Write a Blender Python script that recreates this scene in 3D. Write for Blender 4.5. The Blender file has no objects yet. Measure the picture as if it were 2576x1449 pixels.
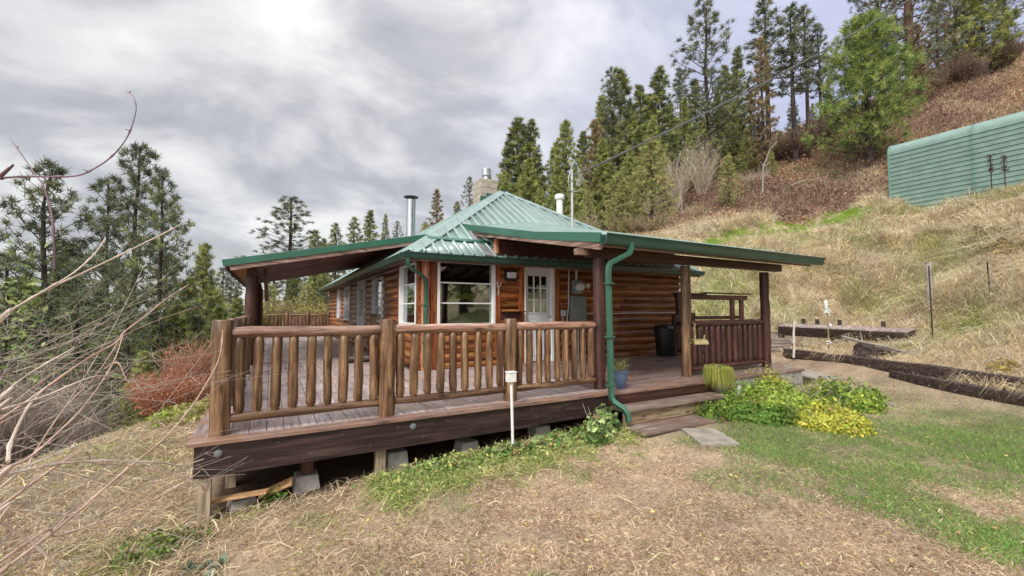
import bpy, math, random
import numpy as np
from mathutils import Vector, Matrix
random.seed(7); RNG = np.random.default_rng(11)
R = math.radians
C = bpy.context.scene.collection
V = Vector

# ------------------------------------------------------------------ camera frame (photo units: 2576 x 1449)
PSI, TH, FL, EYE = R(29.3), R(3.05), 1080.0, 1.10
FW = np.array([math.sin(PSI)*math.cos(TH), math.cos(PSI)*math.cos(TH), math.sin(TH)])
RT = np.array([math.cos(PSI), -math.sin(PSI), 0.0])
UPV = np.cross(RT, FW)
FH = np.array([math.sin(PSI), math.cos(PSI)])
def at(u, v, d):
    r = FW + (u-1288)/FL*RT + (724.5-v)/FL*UPV
    t = d / (r[0]*FH[0] + r[1]*FH[1])
    return V((r[0]*t, r[1]*t, EYE + r[2]*t))

# ------------------------------------------------------------------ scene objects
def tag(o, label=None, cat=None, group=None, kind=None):
    if label: o['label'] = label
    if cat: o['category'] = cat
    if group: o['group'] = group
    if kind: o['kind'] = kind
    return o
def thing(name, label, cat, loc=(0,0,0), rz=0, group=None):
    o = bpy.data.objects.new(name, None); C.objects.link(o)
    o.location = loc; o.rotation_euler = (0,0,rz); o.empty_display_size = .2
    return tag(o, label, cat, group)
def copy_tree(o, parent=None):
    c = o.copy(); C.objects.link(c); c.parent = parent
    for ch in list(o.children): copy_tree(ch, c)
    return c

class MB:
    def __init__(s): s.v=[]; s.f=[]; s.s=[]
    def quad(s, *p, smooth=False):
        n=len(s.v); s.v += [tuple(q) for q in p]; s.f.append(tuple(range(n,n+len(p)))); s.s.append(smooth); return s
    def box(s, x0,y0,z0,x1,y1,z1, M=None):
        if x0>x1: x0,x1=x1,x0
        if y0>y1: y0,y1=y1,y0
        if z0>z1: z0,z1=z1,z0
        p=[(x0,y0,z0),(x1,y0,z0),(x1,y1,z0),(x0,y1,z0),(x0,y0,z1),(x1,y0,z1),(x1,y1,z1),(x0,y1,z1)]
        if M is not None: p=[tuple(M@V(q)) for q in p]
        n=len(s.v); s.v+=p
        for a in ((0,3,2,1),(4,5,6,7),(0,1,5,4),(1,2,6,5),(2,3,7,6),(3,0,4,7)):
            s.f.append(tuple(n+i for i in a)); s.s.append(False)
        return s
    def bar(s, p0, p1, w, h, up=(0,0,1), off=0):
        p0,p1=V(p0),V(p1); d=(p1-p0).normalized(); up=V(up); sd=d.cross(up).normalized(); up=sd.cross(d).normalized()
        prof=[(-w/2,-h/2+off),(w/2,-h/2+off),(w/2,h/2+off),(-w/2,h/2+off)]
        return s.extr(prof,p0,p1,sd,up)
    def extr(s, prof, p0, p1, sd, up, smooth=False):
        p0,p1,sd,up=V(p0),V(p1),V(sd),V(up); n=len(s.v); k=len(prof)
        for p in (p0,p1):
            for a,b in prof: s.v.append(tuple(p+sd*a+up*b))
        for i in range(k):
            j=(i+1)%k; s.f.append((n+i,n+j,n+k+j,n+k+i)); s.s.append(smooth)
        s.f.append(tuple(n+i for i in range(k))[::-1]); s.s.append(False)
        s.f.append(tuple(n+k+i for i in range(k))); s.s.append(False)
        return s
    def tube(s, pts, rad, n=10, jit=0.0, smooth=True, sq=None):
        pts=[V(p) for p in pts]; m=len(pts)
        if not hasattr(rad,'__len__'): rad=[rad]*m
        base=len(s.v); ref=None
        for i,p in enumerate(pts):
            d=(pts[min(i+1,m-1)]-pts[max(i-1,0)]).normalized()
            if ref is None:
                ref = V((0,0,1)).cross(d) if abs(d.z)<.95 else V((1,0,0)).cross(d)
            ref=(ref-d*ref.dot(d)).normalized(); b=d.cross(ref)
            for k in range(n):
                a=2*math.pi*(k+.5)/n; r=rad[i]*(1+random.uniform(-jit,jit))
                if sq:
                    ca,sa=math.cos(a),math.sin(a); q=1/max(abs(ca),abs(sa)); q=min(q,1.28)
                    s.v.append(tuple(p+ref*ca*q*sq[0]+b*sa*q*sq[1]))
                else: s.v.append(tuple(p+ref*math.cos(a)*r+b*math.sin(a)*r))
        for i in range(m-1):
            for k in range(n):
                k2=(k+1)%n; a=base+i*n; s.f.append((a+k,a+k2,a+n+k2,a+n+k)); s.s.append(smooth)
        s.f.append(tuple(base+k for k in range(n))[::-1]); s.s.append(False)
        s.f.append(tuple(base+(m-1)*n+k for k in range(n))); s.s.append(False)
        return s
    def ring(s, c, prof, n=24, axis='z', smooth=True):   # lathe: prof = (radius,height)
        c=V(c); base=len(s.v)
        for r,h in prof:
            for k in range(n):
                a=2*math.pi*k/n; x,y=r*math.cos(a),r*math.sin(a)
                q={'z':V((x,y,h)),'y':V((x,h,y)),'x':V((h,x,y))}[axis]; s.v.append(tuple(c+q))
        for i in range(len(prof)-1):
            for k in range(n):
                k2=(k+1)%n; a=base+i*n; s.f.append((a+k,a+k2,a+n+k2,a+n+k)); s.s.append(smooth)
        s.f.append(tuple(base+k for k in range(n))[::-1]); s.s.append(False)
        s.f.append(tuple(base+(len(prof)-1)*n+k for k in range(n))); s.s.append(False)
        return s
    def build(s, name, mat, parent=None, bev=0, label=None):
        me=bpy.data.meshes.new(name); me.from_pydata(s.v,[],s.f)
        me.polygons.foreach_set('use_smooth', s.s); me.materials.append(mat); me.update(); me.set_sharp_from_angle(angle=R(42))
        o=bpy.data.objects.new(name,me); C.objects.link(o)
        if parent: o.parent=parent
        if bev:
            b=o.modifiers.new('bev','BEVEL'); b.width=bev; b.segments=2; b.limit_method='ANGLE'; b.angle_limit=R(50)
        if label: o['label']=label
        return o
def log_pts(p0, p1, r, step=.12, wob=.006, rv=.05, ends=None, rnd=random):
    p0,p1=V(p0),V(p1); L=(p1-p0).length; n=max(3,int(L/step)+1); pts=[]; rad=[]
    for i in range(n):
        t=i/(n-1); pts.append(p0.lerp(p1,t)+V((rnd.uniform(-wob,wob),rnd.uniform(-wob,wob),rnd.uniform(-wob,wob)))*(0 if i in (0,n-1) else 1)); rad.append(r*(1+rnd.uniform(-rv,rv)))
    if ends: # (len, radius) tenon with a chamfer
        el,er=ends; d=(p1-p0).normalized(); body=[(p,q) for p,q in zip(pts,rad) if el*1.7<(p-p0).length<L-el*1.7]
        pr=[(p0,er),(p0+d*el,er*1.05),(p0+d*el*1.65,r*.96)]+body+[(p1-d*el*1.65,r*.96),(p1-d*el,er*1.05),(p1,er)]
        pts=[a for a,b in pr]; rad=[b for a,b in pr]
    return pts,rad

def point_mesh(name, vs, faces_n, k, mat, col=None, parent=None):
    """vs (N*k,3) array, each k verts one face of k verts (or explicit faces array)"""
    me=bpy.data.meshes.new(name); nv=len(vs)
    me.vertices.add(nv); me.vertices.foreach_set('co', np.ascontiguousarray(vs,dtype=np.float32).ravel())
    F=faces_n.astype(np.int32); nf=len(F)
    me.loops.add(nf*k); me.loops.foreach_set('vertex_index',F.ravel())
    me.polygons.add(nf); me.polygons.foreach_set('loop_start',np.arange(0,nf*k,k,dtype=np.int32))
    me.polygons.foreach_set('loop_total',np.full(nf,k,dtype=np.int32))
    me.update(calc_edges=True)
    if col is not None:
        a=me.color_attributes.new('Col','FLOAT_COLOR','POINT')
        c=np.ones((nv,4),dtype=np.float32); c[:,:3]=col; a.data.foreach_set('color',c.ravel())
    me.materials.append(mat); o=bpy.data.objects.new(name,me); C.objects.link(o)
    if parent: o.parent=parent
    return o
def unit(a): return a/np.maximum(np.linalg.norm(a,axis=1,keepdims=True),1e-9)
def blades(pos, dr, ln, wd, col, bend=None):
    """tapering two-segment blades: returns verts, tri faces, colours. bend: (N,3) offset added to the tip"""
    N=len(pos); dr=unit(dr); rv=RNG.normal(size=(N,3)); sd=unit(np.cross(dr,rv))
    ln=np.asarray(ln).reshape(-1,1)*np.ones((N,1)); wd=np.asarray(wd).reshape(-1,1)*np.ones((N,1))
    if bend is None: bend=np.zeros((N,3))
    m=pos+dr*ln*.55; t=m+(dr*ln*.45+bend)
    vs=np.stack([pos-sd*wd*.5,pos+sd*wd*.5,m+sd*wd*.38,m-sd*wd*.38,t],1).reshape(-1,3)
    b=np.arange(N)[:,None]*5
    F=np.concatenate([b+np.array([[0,1,2]]),b+np.array([[0,2,3]]),b+np.array([[3,2,4]])],0)
    return vs,F,np.repeat(col,5,axis=0)
def needles(pos, dr, ln, wd, col):
    N=len(pos); dr=unit(dr); sd=unit(np.cross(dr,RNG.normal(size=(N,3))))
    ln=np.asarray(ln).reshape(-1,1)*np.ones((N,1)); wd=np.asarray(wd).reshape(-1,1)*np.ones((N,1))
    vs=np.stack([pos-sd*wd*.5,pos+sd*wd*.5,pos+dr*ln],1).reshape(-1,3)
    return vs,np.arange(N*3).reshape(-1,3),np.repeat(col,3,axis=0)
def leaves(pos, nrm, sz, col, asp=.55):
    N=len(pos); nrm=unit(nrm); a=unit(np.cross(nrm,RNG.normal(size=(N,3)))); b=np.cross(nrm,a)
    sz=np.asarray(sz).reshape(-1,1)*np.ones((N,1))
    vs=np.stack([pos-a*sz*.5,pos-b*sz*.5*asp+nrm*sz*.08,pos+a*sz*.5,pos+b*sz*.5*asp+nrm*sz*.08],1).reshape(-1,3)
    return vs,np.arange(N*4).reshape(-1,4),np.repeat(col,4,axis=0)
def merge(parts):
    vs=[];fs=[];cs=[];n=0
    for v,f,c in parts: vs.append(v); fs.append(f+n); cs.append(c); n+=len(v)
    return np.concatenate(vs),np.concatenate(fs),np.concatenate(cs)
_T=np.random.default_rng(3).random((256,256))
def vn(x,y,s=1.0,o=0):
    x=np.asarray(x,float)/s+o*17.3+500; y=np.asarray(y,float)/s+o*5.1+500
    i=np.floor(x).astype(int); j=np.floor(y).astype(int); fx=x-i; fy=y-j; fx=fx*fx*(3-2*fx); fy=fy*fy*(3-2*fy)
    g=lambda a,b:_T[a%256,b%256]
    return (g(i,j)*(1-fx)+g(i+1,j)*fx)*(1-fy)+(g(i,j+1)*(1-fx)+g(i+1,j+1)*fx)*fy
def fbm(x,y,s,o=0): return (vn(x,y,s,o)+.5*vn(x,y,s/2,o+1)+.25*vn(x,y,s/4,o+2))/1.75
def sm(x,a,b):
    t=np.clip((x-a)/(b-a),0,1); return t*t*(3-2*t)

# ------------------------------------------------------------------ materials
def mat(name):
    m=bpy.data.materials.new(name); m.use_nodes=True; nt=m.node_tree; nt.nodes.clear()
    o=nt.nodes.new('ShaderNodeOutputMaterial'); b=nt.nodes.new('ShaderNodeBsdfPrincipled'); nt.links.new(b.outputs[0],o.inputs[0])
    return m,nt,b,o
def N(nt,t,**k):
    n=nt.nodes.new(t)
    for a,v in k.items():
        if a in n.inputs: n.inputs[a].default_value=v
        else: setattr(n,a,v)
    return n
def ramp(nt,fac,stops):
    r=nt.nodes.new('ShaderNodeValToRGB'); e=r.color_ramp.elements
    while len(e)>1: e.remove(e[0])
    e[0].position=stops[0][0]; e[0].color=(*stops[0][1],1)
    for p,c in stops[1:]:
        q=e.new(p); q.color=(*c,1)
    nt.links.new(fac,r.inputs[0]); return r.outputs[0]
def mixc(nt,f,a,b,mode='MIX'):
    m=nt.nodes.new('ShaderNodeMix'); m.data_type='RGBA'; m.blend_type=mode; m.clamp_result=False
    for s,v in ((m.inputs[0],f),(m.inputs[6],a),(m.inputs[7],b)):
        if hasattr(v,'default_value'): nt.links.new(v,s)
        elif isinstance(v,(int,float)): s.default_value=v
        else: s.default_value=(*v,1)
    return m.outputs[2]
def math_(nt,op,a,b=0.0):
    m=nt.nodes.new('ShaderNodeMath'); m.operation=op
    for s,v in ((m.inputs[0],a),(m.inputs[1],b)):
        if hasattr(v,'default_value'): nt.links.new(v,s)
        else: s.default_value=v
    return m.outputs[0]
def coords(nt,scale=(1,1,1),rnd=True):
    tc=nt.nodes.new('ShaderNodeTexCoord'); mp=nt.nodes.new('ShaderNodeMapping'); mp.inputs['Scale'].default_value=scale
    nt.links.new(tc.outputs['Object'],mp.inputs['Vector'])
    if rnd:
        oi=nt.nodes.new('ShaderNodeObjectInfo'); g=nt.nodes.new('ShaderNodeNewGeometry')
        s=math_(nt,'ADD',oi.outputs['Random'],g.outputs['Random Per Island']); s=math_(nt,'MULTIPLY',s,37.0)
        c=nt.nodes.new('ShaderNodeCombineXYZ')
        for i in range(3): nt.links.new(s,c.inputs[i])
        nt.links.new(c.outputs[0],mp.inputs['Location'])
    return mp.outputs[0]
def bump(nt,b,h,dist=.004,strength=.6):
    n=N(nt,'ShaderNodeBump'); n.inputs['Distance'].default_value=dist; n.inputs['Strength'].default_value=strength
    nt.links.new(h,n.inputs['Height']); nt.links.new(n.outputs[0],b.inputs['Normal'])
def wood(name, ax, c0, c1, c2, rough=.6, fine=26, knots=True, var=.5, stain=None, rr=None, bd=.004):
    m,nt,b,o=mat(name); s=[fine]*3; s['xyz'.index(ax)]=fine/14
    co=coords(nt,s); n1=N(nt,'ShaderNodeTexNoise',Scale=1.0,Detail=7.0,Roughness=.65); nt.links.new(co,n1.inputs['Vector'])
    col=ramp(nt,n1.outputs[0],[(.36,c0),(.5,c1),(.64,c2)])
    s2=[2.2]*3; s2['xyz'.index(ax)]=.9
    co2=coords(nt,s2); n2=N(nt,'ShaderNodeTexNoise',Scale=1.0,Detail=4.0); nt.links.new(co2,n2.inputs['Vector'])
    col=mixc(nt,math_(nt,'MULTIPLY',math_(nt,'SUBTRACT',n2.outputs[0],.35),1.6),mixc(nt,1.0,col,(1-var,1-var,1-var),'MULTIPLY'),col)
    if knots:
        s3=[7]*3; s3['xyz'.index(ax)]=2.6
        vo=N(nt,'ShaderNodeTexVoronoi',Scale=1.0); nt.links.new(coords(nt,s3),vo.inputs['Vector'])
        k=ramp(nt,vo.outputs['Distance'],[(.10,(1,1,1)),(.2,(0,0,0))]); col=mixc(nt,math_(nt,'MULTIPLY',k,.75),col,tuple(x*.35 for x in c0))
    if knots:
        s4=[34]*3; s4['xyz'.index(ax)]=1.6
        cr=N(nt,'ShaderNodeTexNoise',Scale=1.0,Detail=3.0,Distortion=.3); nt.links.new(coords(nt,s4),cr.inputs['Vector'])
        ck=ramp(nt,cr.outputs[0],[(.475,(1,1,1)),(.495,(.30,.27,.25)),(.505,(.30,.27,.25)),(.525,(1,1,1))])
        col=mixc(nt,.75,col,ck,'MULTIPLY')
    g=nt.nodes.new('ShaderNodeNewGeometry'); oi=nt.nodes.new('ShaderNodeObjectInfo')
    r=math_(nt,'FRACT',math_(nt,'ADD',g.outputs['Random Per Island'],oi.outputs['Random']))
    hs=nt.nodes.new('ShaderNodeHueSaturation'); nt.links.new(col,hs.inputs['Color']); nt.links.new(math_(nt,'ADD',math_(nt,'MULTIPLY',r,.5),.75),hs.inputs['Value'])
    col=hs.outputs[0]
    if stain:
        n4=N(nt,'ShaderNodeTexNoise',Scale=stain[0],Detail=6.0,Roughness=.6); nt.links.new(coords(nt,(1,1,1),False),n4.inputs['Vector'])
        col=mixc(nt,ramp(nt,n4.outputs[0],[(.45,(0,0,0)),(.62,(1,1,1))]),col,stain[1])
    nt.links.new(col,b.inputs['Base Color'])
    if rr:
        n5=N(nt,'ShaderNodeTexNoise',Scale=1.7,Detail=5.0); nt.links.new(coords(nt,(1,1,1),False),n5.inputs['Vector'])
        q=ramp(nt,n5.outputs[0],[(.38,(rr[0],)*3),(.62,(rr[1],)*3)]); nt.links.new(q,b.inputs['Roughness'])
    else: b.inputs['Roughness'].default_value=rough
    bump(nt,b,n1.outputs[0],bd)
    return m
def plain(name,c,rough=.5,metal=0,noise=.15,scale=8,bd=0,var2=None):
    m,nt,b,o=mat(name); n=N(nt,'ShaderNodeTexNoise',Scale=scale,Detail=6.0,Roughness=.6); nt.links.new(coords(nt),n.inputs['Vector'])
    c2=var2 or tuple(max(0,x*(1-2*noise)) for x in c)
    col=ramp(nt,n.outputs[0],[(.32,c2),(.6,c)]); nt.links.new(col,b.inputs['Base Color'])
    b.inputs['Roughness'].default_value=rough; b.inputs['Metallic'].default_value=metal
    if bd: bump(nt,b,n.outputs[0],bd)
    return m
def veg(name, trans=.3, rough=.75, gain=1.0):
    m,nt,b,o=mat(name); a=N(nt,'ShaderNodeAttribute',attribute_name='Col')
    n=N(nt,'ShaderNodeTexNoise',Scale=1.3,Detail=3.0); nt.links.new(coords(nt),n.inputs['Vector'])
    col=mixc(nt,1.0,a.outputs['Color'],ramp(nt,n.outputs[0],[(.3,(.62*gain,)*3),(.7,(1.25*gain,1.25*gain,1.15*gain))]),'MULTIPLY')
    nt.links.new(col,b.inputs['Base Color']); b.inputs['Roughness'].default_value=rough; b.inputs['Specular IOR Level'].default_value=.25
    t=nt.nodes.new('ShaderNodeBsdfTranslucent'); nt.links.new(col,t.inputs[0]); mx=nt.nodes.new('ShaderNodeMixShader'); mx.inputs[0].default_value=trans
    nt.links.new(b.outputs[0],mx.inputs[1]); nt.links.new(t.outputs[0],mx.inputs[2]); nt.links.new(mx.outputs[0],o.inputs[0])
    return m
M={}
for ax in 'xyz':
    M['rail_'+ax]=wood('rail_wood_'+ax,ax,(.075,.034,.017),(.22,.115,.055),(.44,.265,.14),.42,20,True,.45)
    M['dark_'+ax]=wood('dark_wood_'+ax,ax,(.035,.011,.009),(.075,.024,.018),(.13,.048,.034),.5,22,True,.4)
    M['siding_'+ax]=wood('siding_wood_'+ax,ax,(.19,.048,.014),(.50,.17,.050),(.72,.34,.11),.38,17,True,.6)
    M['beam_'+ax]=wood('weathered_beam_'+ax,ax,(.12,.065,.05),(.27,.17,.13),(.42,.30,.24),.6,20,True,.3)
M['raillight']=wood('sunbleached_rail','x',(.18,.085,.055),(.36,.20,.135),(.55,.37,.28),.45,20,True,.25)
M['deck_y']=wood('deck_wood_y','y',(.27,.21,.205),(.44,.36,.355),(.60,.51,.50),.4,26,True,.25,(2.6,(.37,.275,.235)),(.25,.6),.003)
M['deck_x']=wood('deck_wood_x','x',(.16,.105,.10),(.33,.235,.22),(.50,.38,.36),.4,26,True,.3,(2.2,(.25,.165,.13)),(.2,.55),.003)
M['nosing']=wood('nosing_wood','x',(.16,.095,.08),(.32,.20,.165),(.48,.34,.28),.5,26,True,.3,(3.0,(.26,.15,.10)),(.3,.65))
M['nosing_y']=wood('nosing_wood_y','y',(.18,.12,.11),(.34,.24,.22),(.48,.36,.34),.5,26,True,.3,(3.0,(.24,.11,.07)),(.3,.65))
M['fascia']=wood('fascia_wood','x',(.018,.010,.010),(.04,.02,.02),(.085,.045,.042),.5,26,True,.4)
M['trim']=wood('orange_trim','z',(.16,.035,.01),(.34,.09,.025),(.5,.17,.05),.4,20,True,.4)
M['peeled']=wood('peeled_post','z',(.30,.075,.03),(.45,.15,.07),(.66,.38,.25),.45,16,False,.2)
M['timber']=wood('treated_timber','z',(.25,.19,.12),(.42,.33,.22),(.55,.46,.33),.8,22,True,.25)
M['plank']=wood('raw_plank','x',(.38,.20,.09),(.60,.34,.16),(.72,.48,.27),.6,22,True,.2)
M['tread']=wood('step_wood','x',(.13,.09,.07),(.27,.20,.155),(.42,.33,.27),.6,24,True,.3,(3.5,(.16,.10,.08)))
M['riser']=wood('riser_wood','x',(.15,.10,.055),(.30,.215,.125),(.42,.32,.2),.7,24,True,.3)
M['oldlog']=wood('old_log','x',(.02,.012,.01),(.055,.032,.025),(.12,.075,.06),.75,16,False,.4,bd=.012)
M['oldtop']=wood('log_top','x',(.16,.11,.10),(.36,.28,.25),(.55,.47,.43),.75,16,False,.4,bd=.01)
M['soffit']=wood('soffit_wood','x',(.13,.042,.042),(.24,.085,.085),(.36,.15,.14),.5,18,False,.3)
M['soffitor']=wood('soffit_orange','x',(.3,.12,.03),(.5,.24,.08),(.62,.34,.13),.5,18,False,.3)
M['bark']=wood('pine_bark','z',(.03,.02,.017),(.075,.052,.045),(.14,.10,.085),.9,9,False,.4,bd=.02)
M['barkred']=wood('red_bark','z',(.07,.03,.02),(.16,.075,.05),(.25,.13,.09),.9,9,False,.4,bd=.02)
M['greytwig']=plain('grey_twig',(.34,.29,.25),.8,0,.25,5)
M['twig']=plain('bramble_cane',(.52,.37,.29),.6,0,.3,9,0,(.30,.17,.13))
M['twiglight']=plain('pale_cane',(.60,.50,.41),.6,0,.3,9,0,(.36,.27,.21))
M['twigpurple']=plain('purple_cane',(.24,.13,.17),.5,0,.3,9)
def roofmat(name,c,rough):
    m,nt,b,o=mat(name); n=N(nt,'ShaderNodeTexNoise',Scale=2.2,Detail=5.0); nt.links.new(coords(nt,(1,1,1),False),n.inputs['Vector'])
    n2=N(nt,'ShaderNodeTexNoise',Scale=40.0,Detail=3.0); nt.links.new(coords(nt,(1,1,1),False),n2.inputs['Vector'])
    col=ramp(nt,n.outputs[0],[(.3,tuple(x*.82 for x in c)),(.68,tuple(min(1,x*1.12) for x in c))])
    col=mixc(nt,ramp(nt,n2.outputs[0],[(.62,(0,0,0)),(.75,(.25,)*3)]),col,(.3,.3,.26))
    nt.links.new(col,b.inputs['Base Color']); b.inputs['Roughness'].default_value=rough; b.inputs['Coat Weight'].default_value=.35; b.inputs['Coat Roughness'].default_value=.25
    bump(nt,b,n.outputs[0],.003,.3); return m
M['roof']=roofmat('green_roof_metal',(.215,.305,.28),.34)
M['trimgreen']=roofmat('green_trim_metal',(.022,.11,.068),.35)
M['gutter']=roofmat('green_gutter_metal',(.016,.06,.044),.32)
M['spout']=roofmat('green_spout_metal',(.032,.11,.072),.45)
M['shed']=roofmat('green_shed_metal',(.155,.245,.21),.42)
M['shedtrim']=roofmat('shed_trim_metal',(.10,.24,.18),.42)
M['white']=plain('white_paint',(.74,.74,.72),.45,0,.05,6)
M['doorwhite']=plain('door_white',(.60,.61,.63),.45,0,.04,6)
M['steel']=plain('stove_pipe_steel',(.62,.63,.64),.22,1,.12,3)
M['galv']=plain('galvanised',(.50,.52,.53),.42,.7,.15,6)
M['pvc']=plain('grey_pipe',(.45,.47,.46),.5,0,.1,6)
M['meter']=plain('meter_grey',(.20,.23,.23),.5,.2,.12,5)
M['black']=plain('bin_plastic',(.012,.016,.013),.42,0,.1,5)
M['iron']=plain('dark_iron',(.05,.045,.04),.6,.5,.2,10)
M['blackmat']=plain('black_frame',(.012,.01,.01),.5)
M['bluepot']=plain('blue_glaze',(.10,.14,.24),.22,0,.2,5)
M['concrete']=plain('concrete',(.36,.34,.31),.9,0,.2,7,.004)
M['paver']=plain('paver_stone',(.34,.30,.25),.9,0,.2,5,.003)
M['chim']=plain('chimney_block',(.42,.375,.31),.9,0,.22,4,.006,(.27,.22,.16))
M['cable']=plain('cable_rubber',(.10,.10,.10),.6)
M['wire']=plain('cable_light',(.50,.50,.48),.5)
M['yellowwood']=plain('lichen_bark',(.34,.27,.13),.8,0,.3,14,.004)
M['driftwood']=plain('pale_driftwood',(.60,.55,.50),.8,0,.2,14)
M['pink']=plain('pink_petal',(.75,.25,.35),.6); M['petal']=plain('white_petal',(.8,.8,.78),.6)
M['lens']=plain('frosted_lens',(.62,.63,.64),.25)
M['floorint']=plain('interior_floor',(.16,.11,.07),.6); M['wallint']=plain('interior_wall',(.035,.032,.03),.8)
M['veg']=veg('foliage'); M['pine']=veg('pine_needles',.18,.6,1.0); M['grass']=veg('grass_blades',.3,.8)
def glass():
    m,nt,b,o=mat('window_glass'); nt.nodes.remove(b)
    g=N(nt,'ShaderNodeBsdfGlossy'); g.inputs['Roughness'].default_value=.02; g.inputs['Color'].default_value=(.9,.95,.95,1)
    t=N(nt,'ShaderNodeBsdfTransparent'); t.inputs[0].default_value=(.55,.6,.6,1)
    f=N(nt,'ShaderNodeFresnel',IOR=1.6); fa=math_(nt,'ADD',math_(nt,'MULTIPLY',f.outputs[0],1.4),.17)
    n=N(nt,'ShaderNodeTexNoise',Scale=2.5); bp=N(nt,'ShaderNodeBump'); bp.inputs['Distance'].default_value=.002; nt.links.new(n.outputs[0],bp.inputs['Height']); nt.links.new(bp.outputs[0],g.inputs['Normal'])
    mx=nt.nodes.new('ShaderNodeMixShader'); nt.links.new(fa,mx.inputs[0]); nt.links.new(t.outputs[0],mx.inputs[1]); nt.links.new(g.outputs[0],mx.inputs[2]); nt.links.new(mx.outputs[0],o.inputs[0]); return m
M['glass']=glass()
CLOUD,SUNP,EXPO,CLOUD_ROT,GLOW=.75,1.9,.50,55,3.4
# ------------------------------------------------------------------ terrain
CP=[(0,0,-.5),(2,2,-.5),(-.5,4.5,-.72),(-1.5,2.8,-.8),(-3,3,-.95),(-1.4,9.6,-.75),(-3.4,6.5,-.95),(-1.2,13,-1.2),(-6,7,-2.4),(-4,12,-3.2),(-8,14,-6),(-3,20,-5),(-15,25,-12),(-30,30,-22),
 (0,25,-3),(-6,35,-10),(4,4,-.45),(6,3,-.43),(8.5,4,-.38),(8.5,1,-.42),(4,0,-.46),(2.5,4.3,-.50),(1,4.5,-.60),(6,8,-.5),(3,12,-.7),(8,14,-.4),(10.5,8,-.1),(9.5,5.5,-.3),(11.4,6.6,-.25),(10,3.5,-.36),(9.1,1.9,-.42),(7.2,-2,-.45),
 (12.1,6.2,-.08),(10.3,2,-.1),(8.5,-2,-.05),(11.9,3.4,.12),(11.2,1.6,.25),(-5,-5,-.9),(3,-6,-.3),(6,-12,0),(20,-14,3),
 (4,28,-.5),(7,34,1)]
for u,v,d in [(2342,802,10.8),(2342,700,13),(2342,600,17),(2342,530,21),(2233,503,23),(2576,462,18.6),(2576,700,10.5),(2576,860,8),(2576,590,13.5),(2000,700,14.5),(1850,700,14.5),(2000,640,17),
 (1900,592,20),(1790,610,20),(1800,770,14.5),(1930,790,14.2),(1972,874,12.8),(2100,872,11.6),(2290,880,9.8),(2040,871,12.0),(1972,822,13.7),(2130,834,12.2),(2290,840,10.9),(2200,905,9.0),(2150,552,22),(1900,580,24),(2150,537,25),(1650,604,24),(1700,565,30),(2100,400,38),(1800,490,38),(2300,335,36),(2576,205,42),(2576,330,30),
 (2420,250,42),(1500,610,40),(1300,625,50),(1150,650,50),(900,735,50),(700,800,38),(2900,150,42),(2900,480,22),(2100,300,60),(2500,120,65),(1800,400,70),(1400,560,80),(2800,100,60),(1100,640,100)]:
    p=at(u,v,d); CP.append(tuple(p))
for u,d,z in [(540,9.6,-.75),(300,7,-.85),(100,5,-.75),(540,13,-2.0),(300,12,-3.6),(100,9,-3),(300,22,-8),(0,20,-10),(-300,9,-3),(540,35,-7),(1800,130,32),(2600,120,50),(1200,160,14),(0,120,-38),(600,140,-26),(2600,300,60),(1200,300,24),(0,300,-50)]:
    p=at(u,700,d); CP.append((p.x,p.y,z))
CP=np.array(CP); _c=2.0
_D=np.sqrt(((CP[:,None,:2]-CP[None,:,:2])**2).sum(-1)+_c*_c)
_P=np.c_[np.ones(len(CP)),CP[:,:2]]
_A=np.block([[_D-np.eye(len(CP))*.06,_P],[_P.T,np.zeros((3,3))]])
_W=np.linalg.solve(_A,np.r_[CP[:,2],0,0,0])
def sline(x,y): return (x-9.8)*.906-(y-1.9)*.423          # signed distance past the retaining logs
def gz(x,y):
    x=np.asarray(x,float); y=np.asarray(y,float); sh=x.shape; X=x.ravel(); Y=y.ravel(); z=np.zeros(len(X))
    for i in range(0,len(X),20000):
        a=slice(i,i+20000); r=np.sqrt((X[a,None]-CP[None,:,0])**2+(Y[a,None]-CP[None,:,1])**2+_c*_c)
        z[a]=r@_W[:-3]+_W[-3]+_W[-2]*X[a]+_W[-1]*Y[a]
    s=sline(X,Y); bank=sm(s,1.5,5); rr=np.hypot(X,Y)
    z+=bank*((fbm(X,Y,2.2,4)-.5)*1.7+(fbm(X,Y,.8,9)-.5)*.55)+(1-bank)*(fbm(X,Y,.9,2)-.5)*.05
    z+=sm(rr,30,60)*(fbm(X,Y,9,5)-.5)*2.5
    # step up behind the retaining logs, flat yard in front of them
    yard=sm(X,-.6,.2)*(1-sm(s,-.55,.10))*(1-sm(Y,6.5,8))
    z=z*(1-yard)+np.minimum(z,-.30)*yard
    return z.reshape(sh)
def gz1(x,y): return float(gz(np.array([x]),np.array([y]))[0])

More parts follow.
